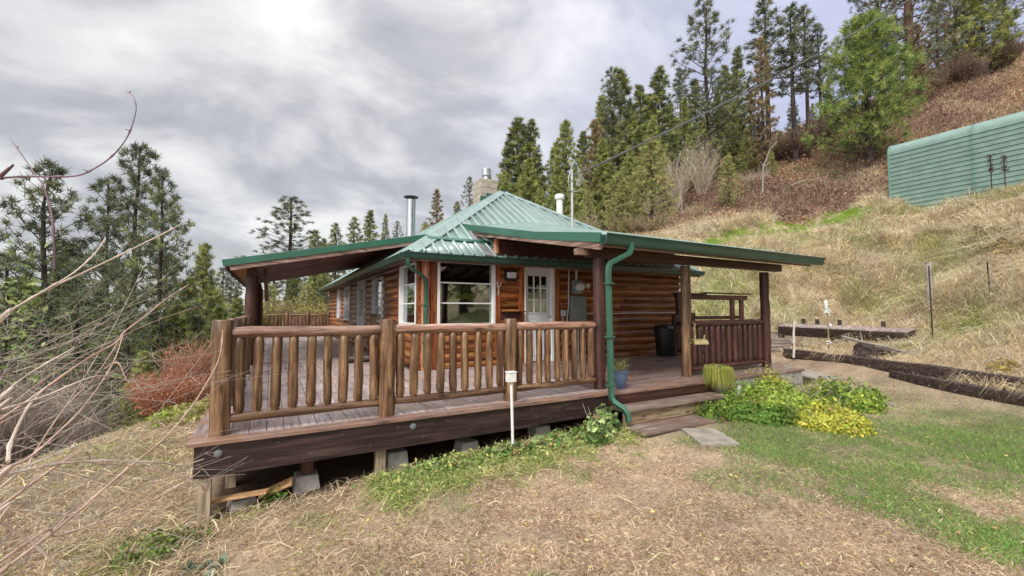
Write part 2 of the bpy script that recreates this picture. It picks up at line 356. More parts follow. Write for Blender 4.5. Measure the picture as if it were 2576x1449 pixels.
def pix(x,y,z):
    """photo position of world points (used only to lay out which plants grow where)"""
    dx=np.stack([x,y,z-EYE],-1); f=dx@FW; return 1288+FL*(dx@RT)/f, 724.5-FL*(dx@UPV)/f, f
GREEN=[(7.6,1.6,1.7,1.0),(6.2,2.2,1.3,.8),(5.2,3.0,1.0,.9),(5.0,2.2,.7,.9),(4.5,1.6,.55,.8),(4.3,1.1,.5,.7),(4.6,.6,.5,.7),(8.3,.6,1.0,.6),(6.9,1.3,1.1,.8),(9.0,2.6,.8,.45),(6.0,.9,.9,.45),(9.4,3.0,.7,.55),(8.8,1.8,1.2,.85),(9.0,-.4,1.0,.7),(8.3,3.6,.6,.5),(10.0,3.6,.6,.45),(9.4,1.4,.7,.6)]
def green_amt(x,y):
    g=np.zeros_like(x)
    for a,b,r,k in GREEN: g=np.maximum(g,k*np.exp(-(((x-a)**2+(y-b)**2)/r**2)**1.6))
    g=g*1.35-(1-fbm(x,y,.42,7))*.8+.18
    sp=sm(fbm(x,y,.55,21),.66,.78)*.45
    return np.clip(np.maximum(g,sp),0,1)
def lerp(a,b,t): return a*(1-t[:,None])+b*t[:,None]
A_=lambda *c: np.array(c,float)
def ground_col(x,y):
    n=len(x); z0=gz(x,y); s=sline(x,y); rr=np.hypot(x,y); u,v,dd=pix(x,y,z0)
    straw=A_(.61,.47,.32)*(.75+.5*fbm(x,y,.6,3))[:,None]; soil=A_(.15,.095,.065)
    c=lerp(straw,A_(.38,.25,.18)[None,:]*np.ones((n,1)),sm(fbm(x,y,.35,8),.48,.7)*.6)
    c=lerp(c,A_(.15,.19,.07)[None,:]*np.ones((n,1)),green_amt(x,y)*.75)
    # bare trodden path beside the logs
    c=lerp(c,A_(.40,.31,.24)[None,:]*np.ones((n,1)),sm(s,-.8,-.5)*(1-sm(s,-.2,.2))*.35)
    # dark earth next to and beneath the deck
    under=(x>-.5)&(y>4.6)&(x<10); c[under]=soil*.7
    # bank and slopes
    bk=np.maximum(sm(s,-.1,.3),sm(y,7.6,8.3)*sm(x,9.3,9.7))
    tan=A_(.50,.40,.27)*(.7+.6*fbm(x,y,1.5,3))[:,None]; tan=lerp(tan,A_(.24,.30,.10)[None,:]*np.ones((n,1)),sm(fbm(x,y,3.0,12),.5,.68)*.7)
    c=lerp(c,tan,bk)
    rust=A_(.24,.16,.11)*(.6+.8*fbm(x,y,2,6))[:,None]; far=sm(dd,24,27)*(s>2)
    c=lerp(c,rust,far); c=lerp(c,A_(.22,.17,.10)[None,:]*np.ones((n,1)),far*sm(fbm(x,y,7,15),.5,.65)*.8)
    # left side: straw then dark forest litter
    lf=sm(-x,.3,1.2)*(1-bk); l2=A_(.36,.27,.17)*(.7+.6*fbm(x,y,1,3))[:,None]; l2=lerp(l2,A_(.22,.26,.07)[None,:]*np.ones((n,1)),sm(fbm(x,y,1.4,14),.52,.66)*.8)
    c=lerp(c,l2,lf*sm(y,2.5,4)); c=lerp(c,A_(.09,.075,.05)[None,:]*np.ones((n,1)),np.maximum(sm(-x,5,8),sm(y,12,16)*(x<2.6))*(1-bk))
    return c
# the ground sheet, fine near the camera and wide enough to reach the horizon
def axis(n,k,mx):
    t=np.linspace(-1,1,n); return np.sinh(t*k)/math.sinh(k)*mx
gx=axis(460,6.2,900)+4; gy=axis(460,6.2,900)+6
GX,GY=np.meshgrid(gx,gy,indexing='xy'); X=GX.ravel(); Y=GY.ravel(); Z=gz(X,Y)
Z=np.where(np.hypot(X,Y)>350,np.clip(Z,-60,70),Z)
n=len(gx); i,j=np.meshgrid(np.arange(n-1),np.arange(n-1),indexing='xy'); a=(j*n+i).ravel()
F=np.stack([a,a+1,a+1+n,a+n],1)
m,nt,b,o=mat('earth_and_turf'); at_=N(nt,'ShaderNodeAttribute',attribute_name='Col')
n1=N(nt,'ShaderNodeTexNoise',Scale=38.0,Detail=8.0,Roughness=.75); nt.links.new(coords(nt,(1,1,1),False),n1.inputs['Vector'])
n2=N(nt,'ShaderNodeTexNoise',Scale=3.0,Detail=8.0,Roughness=.7); nt.links.new(coords(nt,(1,1,1),False),n2.inputs['Vector'])
col=mixc(nt,1.0,at_.outputs['Color'],ramp(nt,n1.outputs[0],[(.3,(.35,.33,.3)),(.52,(.8,.8,.8)),(.7,(1.25,1.2,1.15))]),'MULTIPLY')
col=mixc(nt,1.0,col,ramp(nt,n2.outputs[0],[(.3,(.7,.7,.7)),(.7,(1.15,1.15,1.15))]),'MULTIPLY')
nt.links.new(col,b.inputs['Base Color']); b.inputs['Roughness'].default_value=.95; b.inputs['Specular IOR Level'].default_value=.1; bump(nt,b,n1.outputs[0],.03,.9)
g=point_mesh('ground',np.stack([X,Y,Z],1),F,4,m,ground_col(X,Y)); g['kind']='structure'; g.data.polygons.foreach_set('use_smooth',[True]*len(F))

# ------------------------------------------------------------------ grass
def field(nn,umin,umax,dmin,dmax):
    u=RNG.uniform(umin,umax,nn); d=np.exp(RNG.uniform(math.log(dmin),math.log(dmax),nn))
    lat=(u-1288)/FL*d; return FH[0]*d+RT[0]*lat, FH[1]*d+RT[1]*lat
def lawn_ok(x,y):
    s=sline(x,y); ok=(s<-.05)
    deck=(x>-.62)&(y>4.5); ok&=~deck
    ok&=~((x>3.9)&(x<6.5)&(y>3.62)&(y<=4.6))
    ok&=~((s>-.9)&(RNG.random(len(x))<.4)); ok&=RNG.random(len(x))<sm(fbm(x,y,.28,55),.24,.46)+.15; return ok
x,y=field(480000,-250,2830,1.7,11); k=lawn_ok(x,y); x,y=x[k],y[k]; z=gz(x,y); n=len(x)
g_=green_amt(x,y)*(x>-.4); isg=RNG.random(n)<g_; th=RNG.uniform(0,2*math.pi,n); left=sm(-x,.2,1.0)
up=np.where(isg,1.1,.42)[:,None]*A_(0,0,1)+np.stack([np.cos(th),np.sin(th),np.zeros(n)],1)*RNG.uniform(.3,1.1,(n,1))
tone=RNG.uniform(.6,1.35,(n,1))*(.75+.5*fbm(x,y,.5,31))[:,None]
straw=np.where(RNG.random((n,1))<.25,A_(.80,.66,.47),np.where(RNG.random((n,1))<.48,A_(.34,.235,.16),A_(.63,.47,.33)))
colr=np.where(isg[:,None],np.where(RNG.random((n,1))<.3,A_(.32,.42,.12),A_(.18,.32,.08)),straw)*tone
ln=np.where(isg,RNG.uniform(.03,.065,n),RNG.uniform(.02,.055,n)*np.where(RNG.random(n)<.05,1.7,1))*(1+left*.8)
vs,F,cc=blades(np.stack([x,y,z-.004],1),up,ln,RNG.uniform(.0025,.0055,n),colr,np.stack([np.cos(th)*.012,np.sin(th)*.012,-.008*np.ones(n)],1))
o=point_mesh('lawn_grass',vs,F,3,M['grass'],cc); tag(o,'short brown and green lawn grass in front of the deck','grass',kind='stuff')

# long dry straw lying along the deck edge and down the left slope
x,y=field(60000,-250,1700,1.9,12); s=sline(x,y)
w=np.where(x<-.5,.8,np.exp(-np.clip(4.45-y,0,9)/.45))*(~((x>-.62)&(y>4.62)))*(x<4.0); k=(RNG.random(len(x))<w*(fbm(x,y,.6,41)*1.3)); x,y=x[k],y[k]; n=len(x); z=gz(x,y)
th=RNG.normal(.5,1.3,n); dr=np.stack([np.cos(th),np.sin(th),RNG.uniform(.0,.7,n)],1)
gr=RNG.random((n,1)); tone=RNG.uniform(.6,1.25,(n,1)); greenish=(fbm(x,y,.8,44)>.52)[:,None]
colr=np.where(greenish&(gr<.6),A_(.30,.33,.10),np.where(gr<.3,A_(.46,.33,.22),A_(.74,.62,.43)))*tone
vs,F,cc=blades(np.stack([x,y,z+RNG.uniform(0,.03,n)],1),dr,RNG.uniform(.09,.26,n),RNG.uniform(.004,.008,n),colr,np.stack([np.zeros(n),np.zeros(n),-RNG.uniform(.02,.09,n)],1))
o=point_mesh('dry_straw',vs,F,3,M['grass'],cc); tag(o,'long dry straw strewn along the deck edge and left slope','straw',kind='stuff')

x,y=field(2600,-100,2700,2.0,10); k=lawn_ok(x,y); x,y=x[k],y[k]; n=len(x); pal=np.array([(.45,.30,.14),(.30,.17,.09),(.55,.45,.15),(.40,.36,.22),(.22,.13,.08)])
vs,F,cc=leaves(np.stack([x,y,gz(x,y)+RNG.uniform(.012,.035,n)],1),RNG.normal(size=(n,3))*.45+A_(0,0,1),RNG.uniform(.018,.045,n),pal[RNG.integers(0,5,n)]*RNG.uniform(.7,1.3,(n,1)),.6)
o=point_mesh('fallen_leaves',vs,F,4,M['veg'],cc); tag(o,'small fallen leaves scattered over the lawn','leaves',kind='stuff')

n0=900; x=RNG.uniform(.9,4.0,n0); y=4.45-np.abs(RNG.normal(0,.30,n0)); k=(fbm(x,y,.5,51)>.40)&~((x>3.9)&(y>3.6)); x,y=x[k],y[k]; n0=len(x); nb=16; n=n0*nb
X=np.repeat(x,nb)+RNG.normal(0,.05,n); Y=np.repeat(y,nb)+RNG.normal(0,.05,n); th=RNG.uniform(0,6.28,n); ln=RNG.uniform(.06,.22,n)
v1=blades(np.stack([X,Y,gz(X,Y)],1),np.stack([np.cos(th),np.sin(th)-.25,RNG.uniform(.3,1.3,n)],1),ln,RNG.uniform(.004,.008,n),np.repeat(np.array([(.34,.42,.12),(.50,.50,.20),(.66,.58,.32),(.22,.32,.09)])[RNG.integers(0,4,n0)],nb,axis=0)*RNG.uniform(.7,1.25,(n,1)),np.stack([np.cos(th)*ln*.3,np.sin(th)*ln*.3,-.5*ln],1))
m_=1500; i=RNG.integers(0,n0,m_); px,py=x[i]+RNG.normal(0,.06,m_),y[i]+RNG.normal(0,.06,m_)
v2=leaves(np.stack([px,py,gz(px,py)+RNG.uniform(.02,.13,m_)],1),RNG.normal(size=(m_,3))*.6+A_(0,-.3,1),RNG.uniform(.02,.05,m_),np.array([(.22,.34,.09),(.38,.46,.14),(.50,.48,.16)])[RNG.integers(0,3,m_)]*RNG.uniform(.7,1.2,(m_,1)),.7)
f=v2[1]; v2=(v2[0],np.concatenate([f[:,[0,1,2]],f[:,[0,2,3]]]),v2[2]); vs,F,cc=merge([v1,v2])
o=point_mesh('creeping_weeds',vs,F,3,M['veg'],cc); tag(o,'yellow green creeping weeds and grass strands along the deck front','weeds',kind='stuff')

# bank: tussocks of pale drooping grass, patches of green
nt_=26000; x,y=field(nt_,1500,2900,6.2,30); s=sline(x,y); u,v,dd=pix(x,y,gz(x,y))
k=((s>.10)|((y>8.0)&(x>9.9)))&(dd<25.5)&~((x>28.5)&(y<10.4)); x,y=x[k],y[k]; s=np.where(y>8,np.abs(sline(x,y))+1,sline(x,y)); n0=len(x); nb=15
tc=fbm(x,y,1.4,61); gp=sm(fbm(x,y,1.9,12),.52,.66)*.65; sz=(.20+.60*RNG.random(n0)**1.5)*(1+.7*sm(tc,.45,.6))*np.clip(.12+s/4.2,.26,1); dx_=RNG.normal(-.75,.35,n0); dy_=RNG.normal(-.1,.5,n0)
X=np.repeat(x,nb)+RNG.normal(0,.10,n0*nb); Y=np.repeat(y,nb)+RNG.normal(0,.10,n0*nb); Zz=gz(X,Y); n=n0*nb
th=RNG.uniform(0,2*math.pi,n); S=np.repeat(sz,nb)*RNG.uniform(.6,1.2,n)
dr=np.stack([np.cos(th)*.5+np.repeat(dx_,nb)*.5,np.sin(th)*.5+np.repeat(dy_,nb)*.5,RNG.uniform(.4,1.2,n)],1)
tone=(np.repeat(RNG.uniform(.55,1.3,n0),nb)*RNG.uniform(.75,1.2,n))[:,None]; cg=np.repeat(gp,nb)>RNG.random(n)*1.1
base=np.repeat(np.where(RNG.random((n0,1))<.45,A_(.93,.83,.66),np.where(RNG.random((n0,1))<.40,A_(.58,.45,.33),A_(.80,.66,.42))),nb,axis=0)
colr=np.where(cg[:,None],np.where(RNG.random((n,1))<.5,A_(.40,.46,.16),A_(.56,.56,.26)),base)*tone
uu,vv,dd=pix(X,Y,Zz); strip=(np.abs(vv-(632-(uu-1700)*.195))<24-np.abs(uu-1980)*.045)&(uu>1770)&(uu<2200); 
colr[strip]=A_(.36,.50,.10)*RNG.uniform(.8,1.2,(strip.sum(),1)); S[strip]*=.45
wd=np.clip(dd*.0009,.006,.02)
vs,F,cc=blades(np.stack([X,Y,Zz-.02],1),dr,S,wd,colr,np.stack([np.repeat(dx_,nb)*S*.3,np.repeat(dy_,nb)*S*.3,-S*.45],1))
o=point_mesh('bank_grass',vs,F,3,M['grass'],cc); tag(o,'tall drooping dry grass covering the bank right of the cabin','grass',kind='stuff')

x,y=field(1500,1750,2800,8,24); s=sline(x,y); dd=pix(x,y,gz(x,y))[2]; u,v,_d=pix(x,y,gz(x,y)); k=(s>1.6)&(dd<23.5)&~(np.abs(v-(632-(u-1700)*.195))<34)&~((x>28)&(y<10.4))&(fbm(x,y,2.2,97)>.42)&~((s<3.2)&(np.hypot(x-13,y-5.5)<3.0)); x,y=x[k],y[k]; n0=len(x); nb=90; n=n0*nb
S=np.repeat(.28+.40*RNG.random(n0),nb); X=np.repeat(x,nb)+RNG.normal(0,.10,n); Y=np.repeat(y,nb)+RNG.normal(0,.10,n); th=RNG.uniform(0,6.28,n); ln=S*RNG.uniform(.6,1.15,n)
dr=np.stack([np.cos(th)*.55-.15,np.sin(th)*.55,RNG.uniform(.6,1.4,n)],1); pc=np.repeat(np.array([(.90,.80,.62),(.80,.68,.48),(.66,.52,.38),(.62,.60,.32)])[RNG.integers(0,4,n0)],nb,axis=0)
vs,F,cc=blades(np.stack([X,Y,gz(X,Y)],1),dr,ln,np.clip(pix(X,Y,gz(X,Y))[2]*.0009,.006,.02),pc*RNG.uniform(.6,1.15,(n,1)),np.stack([np.cos(th)*ln*.45-.25*ln,np.sin(th)*ln*.45,-.75*ln],1))
o=point_mesh('grass_tussocks',vs,F,3,M['grass'],cc); tag(o,'shaggy pale grass tussocks dotted over the bank','grass',kind='stuff')
tt=RNG.uniform(-6.2,5.3,5600); ss=RNG.uniform(.06,.55,5600); X=9.8+.423*tt+.906*ss+RNG.normal(0,.03,5600); Y=1.9+.906*tt-.423*ss; k=fbm(X,Y,.6,91)>.44; X,Y,ss=X[k],Y[k],ss[k]; n=len(X)
dr=np.stack([-.55+RNG.normal(0,.7,n),.1+RNG.normal(0,.8,n),RNG.uniform(.2,1.0,n)],1); ln=RNG.uniform(.10,.42,n)
vs,F,cc=blades(np.stack([X,Y,gz(X,Y)+.10],1),dr,ln,RNG.uniform(.006,.011,n),np.where(RNG.random((n,1))<.5,A_(.84,.71,.50),A_(.60,.47,.31))*RNG.uniform(.7,1.2,(n,1)),np.stack([-.3*ln,.1*ln,-.75*ln],1))
o=point_mesh('overhanging_grass',vs,F,3,M['grass'],cc); tag(o,'dry grass hanging over the edge of the retaining logs','grass',kind='stuff')
# rust coloured brambles over the upper slope
def leaf_mass(name,label,cat,x,y,zoff,cols,sz,nb,spread,hgt,matl=None,bl=.3):
    n0=len(x); X=np.repeat(x,nb)+RNG.normal(0,spread,n0*nb); Y=np.repeat(y,nb)+RNG.normal(0,spread,n0*nb); n=n0*nb
    h=np.repeat(hgt,nb)*RNG.random(n)**.6; Zz=gz(X,Y)+h+zoff
    ci=RNG.integers(0,len(cols),n); colr=np.array(cols)[ci]*np.repeat(RNG.uniform(.6,1.35,n0),nb)[:,None]*RNG.uniform(.75,1.2,(n,1)); pt=sm(fbm(X,Y,5,83),.42,.60)[:,None]; colr=colr*(A_(.72,.66,.74)*(1-pt)+A_(1.15,1.1,1.0)*pt)
    k=RNG.random(n)>bl
    v1=leaves(np.stack([X,Y,Zz],1)[k],RNG.normal(size=(k.sum(),3))+A_(-.3,-.4,.7),np.resize(sz,n)[k],colr[k],.7)
    f=v1[1]; v1=(v1[0],np.concatenate([f[:,[0,1,2]],f[:,[0,2,3]]]),v1[2])
    q=~k; d2=RNG.normal(size=(q.sum(),3))*A_(.7,.7,.3)+A_(0,0,.9)
    v2=blades(np.stack([X,Y,Zz-.2],1)[q],d2,RNG.uniform(.3,.8,q.sum()),np.resize(sz,n)[q]*.14,colr[q]*1.15+.05,None)
    vs,F,cc=merge([v1,v2]); o=point_mesh(name,vs,F,3,matl or M['veg'],cc); return tag(o,label,cat,kind='stuff')
x,y=field(16000,1480,2850,24,62); s=sline(x,y); zz=gz(x,y); u,v,dd=pix(x,y,zz)
k=(dd>25)&~((x>28.2)&(x<36)&(y<10.8)&(y>-6)); x,y=x[k],y[k]; p=fbm(x,y,6,71)
k=(p>.44)|(RNG.random(len(x))<.22); x,y=x[k],y[k]
leaf_mass('bramble_thicket','rust brown bramble leaves spreading over the upper hillside','brambles',x,y,0,[(.42,.25,.16),(.30,.16,.11),(.54,.36,.22),(.38,.27,.20),(.24,.13,.11),(.34,.22,.17),(.40,.34,.20)],RNG.uniform(.10,.22,4000),12,.5,.10+2.2*fbm(x,y,3,73)**2.2)
x,y=field(9000,1500,2900,25,75); k=gz(x,y)>-90; x,y=x[k],y[k]; n0=len(x)
o=None
X=np.repeat(x,9)+RNG.normal(0,.25,n0*9); Y=np.repeat(y,9)+RNG.normal(0,.25,n0*9); n=len(X); dd=pix(X,Y,gz(X,Y))[2]
k=~((X>28.2)&(X<36)&(Y<10.8)&(Y>-6)); X,Y,dd=X[k],Y[k],dd[k]; n=len(X)
vs,F,cc=blades(np.stack([X,Y,gz(X,Y)-.03],1),RNG.normal(size=(n,3))*A_(.5,.5,.1)+A_(0,0,1),RNG.uniform(.25,.6,n),dd*.001,A_(.60,.48,.32)*RNG.uniform(.5,1.25,(n,1)),None)
o=point_mesh('upper_slope_grass',vs,F,3,M['grass'],cc); tag(o,'dry grass growing between brambles high on the hillside','grass',kind='stuff')
# woodland floor on the left and behind the cabin
x,y=field(9000,-250,1500,9.5,60); k=((x<-1.6)|(y>23.5))&~((x>-1)&(x<11)&(y<24)); x,y=x[k],y[k]
leaf_mass('undergrowth','tangled grey brown undergrowth on the falling slope at left','undergrowth',x,y,0,[(.17,.14,.10),(.11,.10,.06),(.23,.17,.13),(.10,.12,.05),(.20,.12,.09)],RNG.uniform(.05,.14,4000),11,.4,.15+.5*fbm(x,y,3,75),None,.55)
# ------------------------------------------------------------------ cabin
XW0,XW1,YW0,YW1=2.52,9.60,7.90,22.9       # wall planes
EX0,EX1,EY0,EY1,EZ,SL=2.10,10.0,7.50,23.3,2.15,.66
HX=(EX0+EX1)/2; HY=EY0+(EX1-EX0)/2; HY2=EY1-(EX1-EX0)/2; HZ=EZ+SL*(HX-EX0)
cabin=thing('log_cabin','low log cabin with green ribbed metal hip roof and two porch roofs','cabin')
PX0,PX1,PY0,PZ0,PSL=3.80,9.13,4.35,2.12,.248     # porch roof on the right
LX0,LY0,LY1,LZ0,LSL=-.78,9.5,16.7,2.03,.21       # porch roof on the left

def frame_front(y): return lambda u,n,z:(u,y-n,z)      # wall facing -y, u = x
def frame_left(x): return lambda u,n,z:(x-n,u,z)       # wall facing -x, u = y
def fbox(mb,fr,u0,u1,n0,n1,z0,z1):
    a=fr(u0,n0,z0); b=fr(u1,n1,z1); mb.box(a[0],a[1],a[2],b[0],b[1],b[2])
def log_wall(name,fr,u0,u1,z0,z1,openings,mt,course=.172,rad=.055):
    mb=MB(); z=z0; k=0
    while z<z1-.02:
        zt=min(z+course,z1); iv=[(u0,u1)]
        for a,b,oz0,oz1 in openings:
            if oz0<zt-.03 and oz1>z+.03:
                nv=[]
                for p,q in iv:
                    if b<=p or a>=q: nv.append((p,q)); continue
                    if a>p: nv.append((p,a))
                    if b<q: nv.append((b,q))
                iv=nv
        for p,q in iv:
            # butt joints along long courses
            cuts=[p]; 
            c=p+(1.7+1.1*random.random())
            while c<q-.6: cuts.append(c); c+=2.6+1.2*random.random()
            cuts.append(q)
            for c0,c1 in zip(cuts[:-1],cuts[1:]):
                nseg=max(1,int((c1-c0)/.35)); rows=[]
                dz=random.uniform(-.006,.006)
                for i in range(nseg+1):
                    uu=c0+.003+(c1-c0-.006)*i/nseg; w=random.uniform(-.004,.004); row=[]
                    for j in range(9):
                        t=j/8; ang=math.pi*t
                        nn=(math.sin(ang)**.75)*(rad+w)+.004; zz=z+.004+(zt-z-.008)*t+dz*math.sin(ang)
                        row.append(fr(uu,nn,zz))
                    rows.append(row)
                base=len(mb.v)
                for r in rows: mb.v+=r
                for i in range(nseg):
                    for j in range(8):
                        a=base+i*9+j; mb.f.append((a,a+9,a+10,a+1) if fr(1,0,0)[0]==1 else (a,a+1,a+10,a+9)); mb.s.append(True)
                mb.f.append(tuple(base+j for j in range(9))); mb.s.append(False)
                mb.f.append(tuple(base+nseg*9+j for j in range(9))[::-1]); mb.s.append(False)
        z+=course; k+=1
    # backing boards behind the half logs
    iv=[u0]+sorted(sum([[a,b] for a,b,_,_ in openings],[]))+[u1]
    for a,b in zip(iv[0::2],iv[1::2]): fbox(mb,fr,a,b,-.12,0,z0,z1)
    for a,b,oz0,oz1 in openings:
        if oz0>z0+.02: fbox(mb,fr,a,b,-.12,0,z0,oz0)
        fbox(mb,fr,a,b,-.12,0,oz1,z1)
    return mb.build(name,mt,cabin)
FR=frame_front(YW0); FL_=frame_left(XW0)
WINF=(2.76,4.0,.80,2.10); DOORF=(4.70,5.47,0.0,2.09)
SIDE=[(8.16,9.40,.80,2.10),(11.08,12.30,.8,1.98),(13.5,14.6,0,2.07),(16.2,17.5,.75,2.0),(18.8,19.5,.8,2.0)]
w=log_wall('front_wall',FR,XW0+.14,XW1,-.06,2.34,[WINF,DOORF],M['siding_x'])
w['label']='front wall of stained half logs beside the white door'
log_wall('side_wall',FL_,YW0+.14,YW1,-.06,2.34,SIDE,M['siding_y'])
mb=MB(); mb.box(XW1-.12,YW0+.01,-.06,XW1,YW1,2.34); mb.box(XW0,YW1-.12,-.06,XW1-.13,YW1,2.34); mb.build('rear_wall',M['siding_y'],cabin)
# lower courses against the ground
mb=MB(); mb.box(XW0+.05,YW0+.05,-1.3,XW1-.05,YW1-.05,-.07); mb.build('foundation',M['concrete'],cabin)
# inside: floor, back wall, ceiling, so that the windows look into a dim room
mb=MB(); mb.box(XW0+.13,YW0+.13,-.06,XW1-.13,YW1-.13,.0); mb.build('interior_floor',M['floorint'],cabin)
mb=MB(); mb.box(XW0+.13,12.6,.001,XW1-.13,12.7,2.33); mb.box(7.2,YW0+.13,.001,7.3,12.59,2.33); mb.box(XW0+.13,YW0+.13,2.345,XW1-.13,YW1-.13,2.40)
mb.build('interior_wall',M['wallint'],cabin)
# peeled corner post and upright trim boards
p,r=log_pts((XW0+.05,YW0+.03,-.05),(XW0+.05,YW0+.03,2.16),.085,.13,.008,.07); mb=MB(); mb.tube(p,r,14,.05); mb.build('corner_post',M['peeled'],cabin)
for a,b,z0,z1 in ((4.0,4.12,.2,2.2),(4.57,4.70,0,2.2),(5.47,5.62,0,2.2),(2.64,2.76,-.05,2.2)):
    mb=MB(); fbox(mb,FR,a,b-.002,.0,.075,z0-.05,z1); mb.build('trim_board',M['trim'],cabin,.006)
for a,b in ((8.05,8.15),(9.41,9.55)):
    mb=MB(); fbox(mb,FL_,a,b,.0,.075,-.05,2.2); mb.build('trim_board',M['trim'],cabin,.006)
mb=MB(); fbox(mb,FR,2.60,6.1,.001,.083,2.115,2.31); mb.build('header_board',M['dark_x'],cabin,.006)
mb=MB(); fbox(mb,FL_,8.1,18,.001,.083,2.12,2.31); mb.build('header_board',M['dark_y'],cabin,.006)

def window(fr,u0,u1,z0,z1,bars,name='window',fw=.055,mt=None,vb=0,label=None):
    mt=mt or M['white']; f=MB()
    fbox(f,fr,u0,u0+fw,-.05,.085,z0,z1); fbox(f,fr,u1-fw,u1,-.05,.085,z0,z1)
    fbox(f,fr,u0+fw,u1-fw,-.05,.083,z1-fw,z1); fbox(f,fr,u0+fw,u1-fw,-.05,.083,z0,z0+fw)
    o=f.build(name,mt,cabin,.004,label); 
    m2=MB()
    for i in range(bars):
        zc=z0+fw+(z1-z0-2*fw)*(i+1)/(bars+1); fbox(m2,fr,u0+fw+.001,u1-fw-.001,-.012,.02,zc-.013,zc+.013)
    if vb:
        for i in range(vb):
            uc=u0+fw+(u1-u0-2*fw)*(i+1)/(vb+1); fbox(m2,fr,uc-.011,uc+.011,-.010,.018,z0+fw+.001,z1-fw-.001)
    if bars or vb: m2.build('glazing_bar',mt,o)
    g=MB(); fbox(g,fr,u0+fw,u1-fw,-.006,-.002,z0+fw,z1-fw); g.build('pane',M['glass'],o)
    return o
window(FR,*WINF,2,label='large front window of three stacked panes')
window(FL_,*SIDE[0],2,label='corner window on the side wall')
window(FL_,*SIDE[1],2,mt=M['doorwhite'],fw=.04); window(FL_,*SIDE[3],1,mt=M['doorwhite'],fw=.04); window(FL_,*SIDE[4],1,mt=M['doorwhite'],fw=.04)
def door(fr,u0,u1,z1,gz0,gz1,cols,rows,label):
    fw=.065; f=MB(); fbox(f,fr,u0,u0+fw*.5,-.1,.085,0,z1); fbox(f,fr,u1-fw*1.3,u1,-.1,.085,0,z1); fbox(f,fr,u0+fw*.5,u1-fw*1.3,-.1,.083,z1-fw*.6,z1)
    d=MB(); a,b=u0+fw*.5+.004,u1-fw*1.3-.004; top=z1-fw*.6-.004; st=.07
    fbox(d,fr,a,a+st,-.03,.015,.02,top); fbox(d,fr,b-st,b,-.03,.015,.02,top); fbox(d,fr,a+st,b-st,-.03,.015,gz1,top); fbox(d,fr,a+st,b-st,-.03,.015,.02,gz0)
    # raised edging round the glass and two sunk panels below
    e=.022
    fbox(d,fr,a+st-e,a+st,.0151,.03,gz0-e,gz1+e); fbox(d,fr,b-st,b-st+e,.0151,.03,gz0-e,gz1+e); fbox(d,fr,a+st+.001,b-st-.001,.0151,.03,gz1,gz1+e); fbox(d,fr,a+st+.001,b-st-.001,.0151,.03,gz0-e,gz0)
    mid=(a+b)/2
    for p,q in ((a+st+.01,mid-.03),(mid+.03,b-st-.01)):
        for zz in ((.14,gz0-.12),): 
            fbox(d,fr,p,p+.015,.0151,.024,zz[0],zz[1]); fbox(d,fr,q-.015,q,.0151,.024,zz[0],zz[1]); fbox(d,fr,p+.016,q-.016,.0151,.024,zz[1]-.015,zz[1]); fbox(d,fr,p+.016,q-.016,.0151,.024,zz[0],zz[0]+.015)
    o=d.build('door',M['doorwhite'],cabin,0,label); f.build('door_frame',M['white'],o,.004)
    mu=MB(); ga,gb=a+st,b-st
    for i in range(1,cols): uc=ga+(gb-ga)*i/cols; fbox(mu,fr,uc-.009,uc+.009,-.012,.016,gz0,gz1)
    for i in range(1,rows): zc=gz0+(gz1-gz0)*i/rows; fbox(mu,fr,ga,gb,-.013,.017,zc-.009,zc+.009)
    mu.build('glazing_bar',M['white'],o); g=MB(); fbox(g,fr,ga,gb,-.008,-.004,gz0,gz1); g.build('pane',M['glass'],o)
    h=MB(); c=V(fr(b-st*.5,.016,.98)); dr=V(fr(0,1,0))-V(fr(0,0,0)); h.tube([c,c+dr*.03],.022,12); h.tube([c+dr*.03,c+dr*.05,c+dr*.062],[.012,.026,.018],12); h.build('handle',M['galv'],o)
    return o
door(FR,*DOORF[:2],DOORF[3],1.07,1.86,3,3,'white front door with nine small panes')
door(FL_,*SIDE[2][:2],SIDE[2][3],.95,1.80,2,2,'white side door under the left porch roof')

# --- ribbed metal roof slopes (real ribs)
def ribbed(mb,org,ud,wd,nr,us,w0,w1,rib=.24,h=.040,ph=.08):
    """org + u*ud + w*wd + n*nr ; w0(u), w1(u) lower and upper end of the sheet at u"""
    org,ud,wd,nr=V(org),V(ud),V(wd).normalized(),V(nr).normalized(); L=us[1]-us[0]; st=[]; u=us[0]
    pts=[us[0]]; c=us[0]+ph
    while c<us[1]-.05:
        pts+= [c-.034,c-.020,c+.014,c+.022,c+.034,c+.044]; c+=rib
    pts.append(us[1]); hs=[0]
    c=us[0]+ph
    while c<us[1]-.05: hs+=[0,h,h,-.008,-.008,0]; c+=rib
    hs.append(0)
    b=len(mb.v)
    for p,q in zip(pts,hs):
        a0,a1=w0(p),w1(p)
        if a1<a0: a1=a0
        mb.v.append(tuple(org+ud*p+wd*a0+nr*q)); mb.v.append(tuple(org+ud*p+wd*a1+nr*q))
    for i in range(len(pts)-1):
        a=b+2*i; mb.f.append((a,a+2,a+3,a+1)); mb.s.append(False)
cs=math.sqrt(1+SL*SL); W=EX1-EX0; LEN=EY1-EY0
main=None
def roof_part(name,fn,mt,par=cabin,label=None,solid=0):
    mb=MB(); fn(mb); o=mb.build(name,mt,par,0,label)
    if solid: q=o.modifiers.new('th','SOLIDIFY'); q.thickness=solid; q.offset=-1
    return o
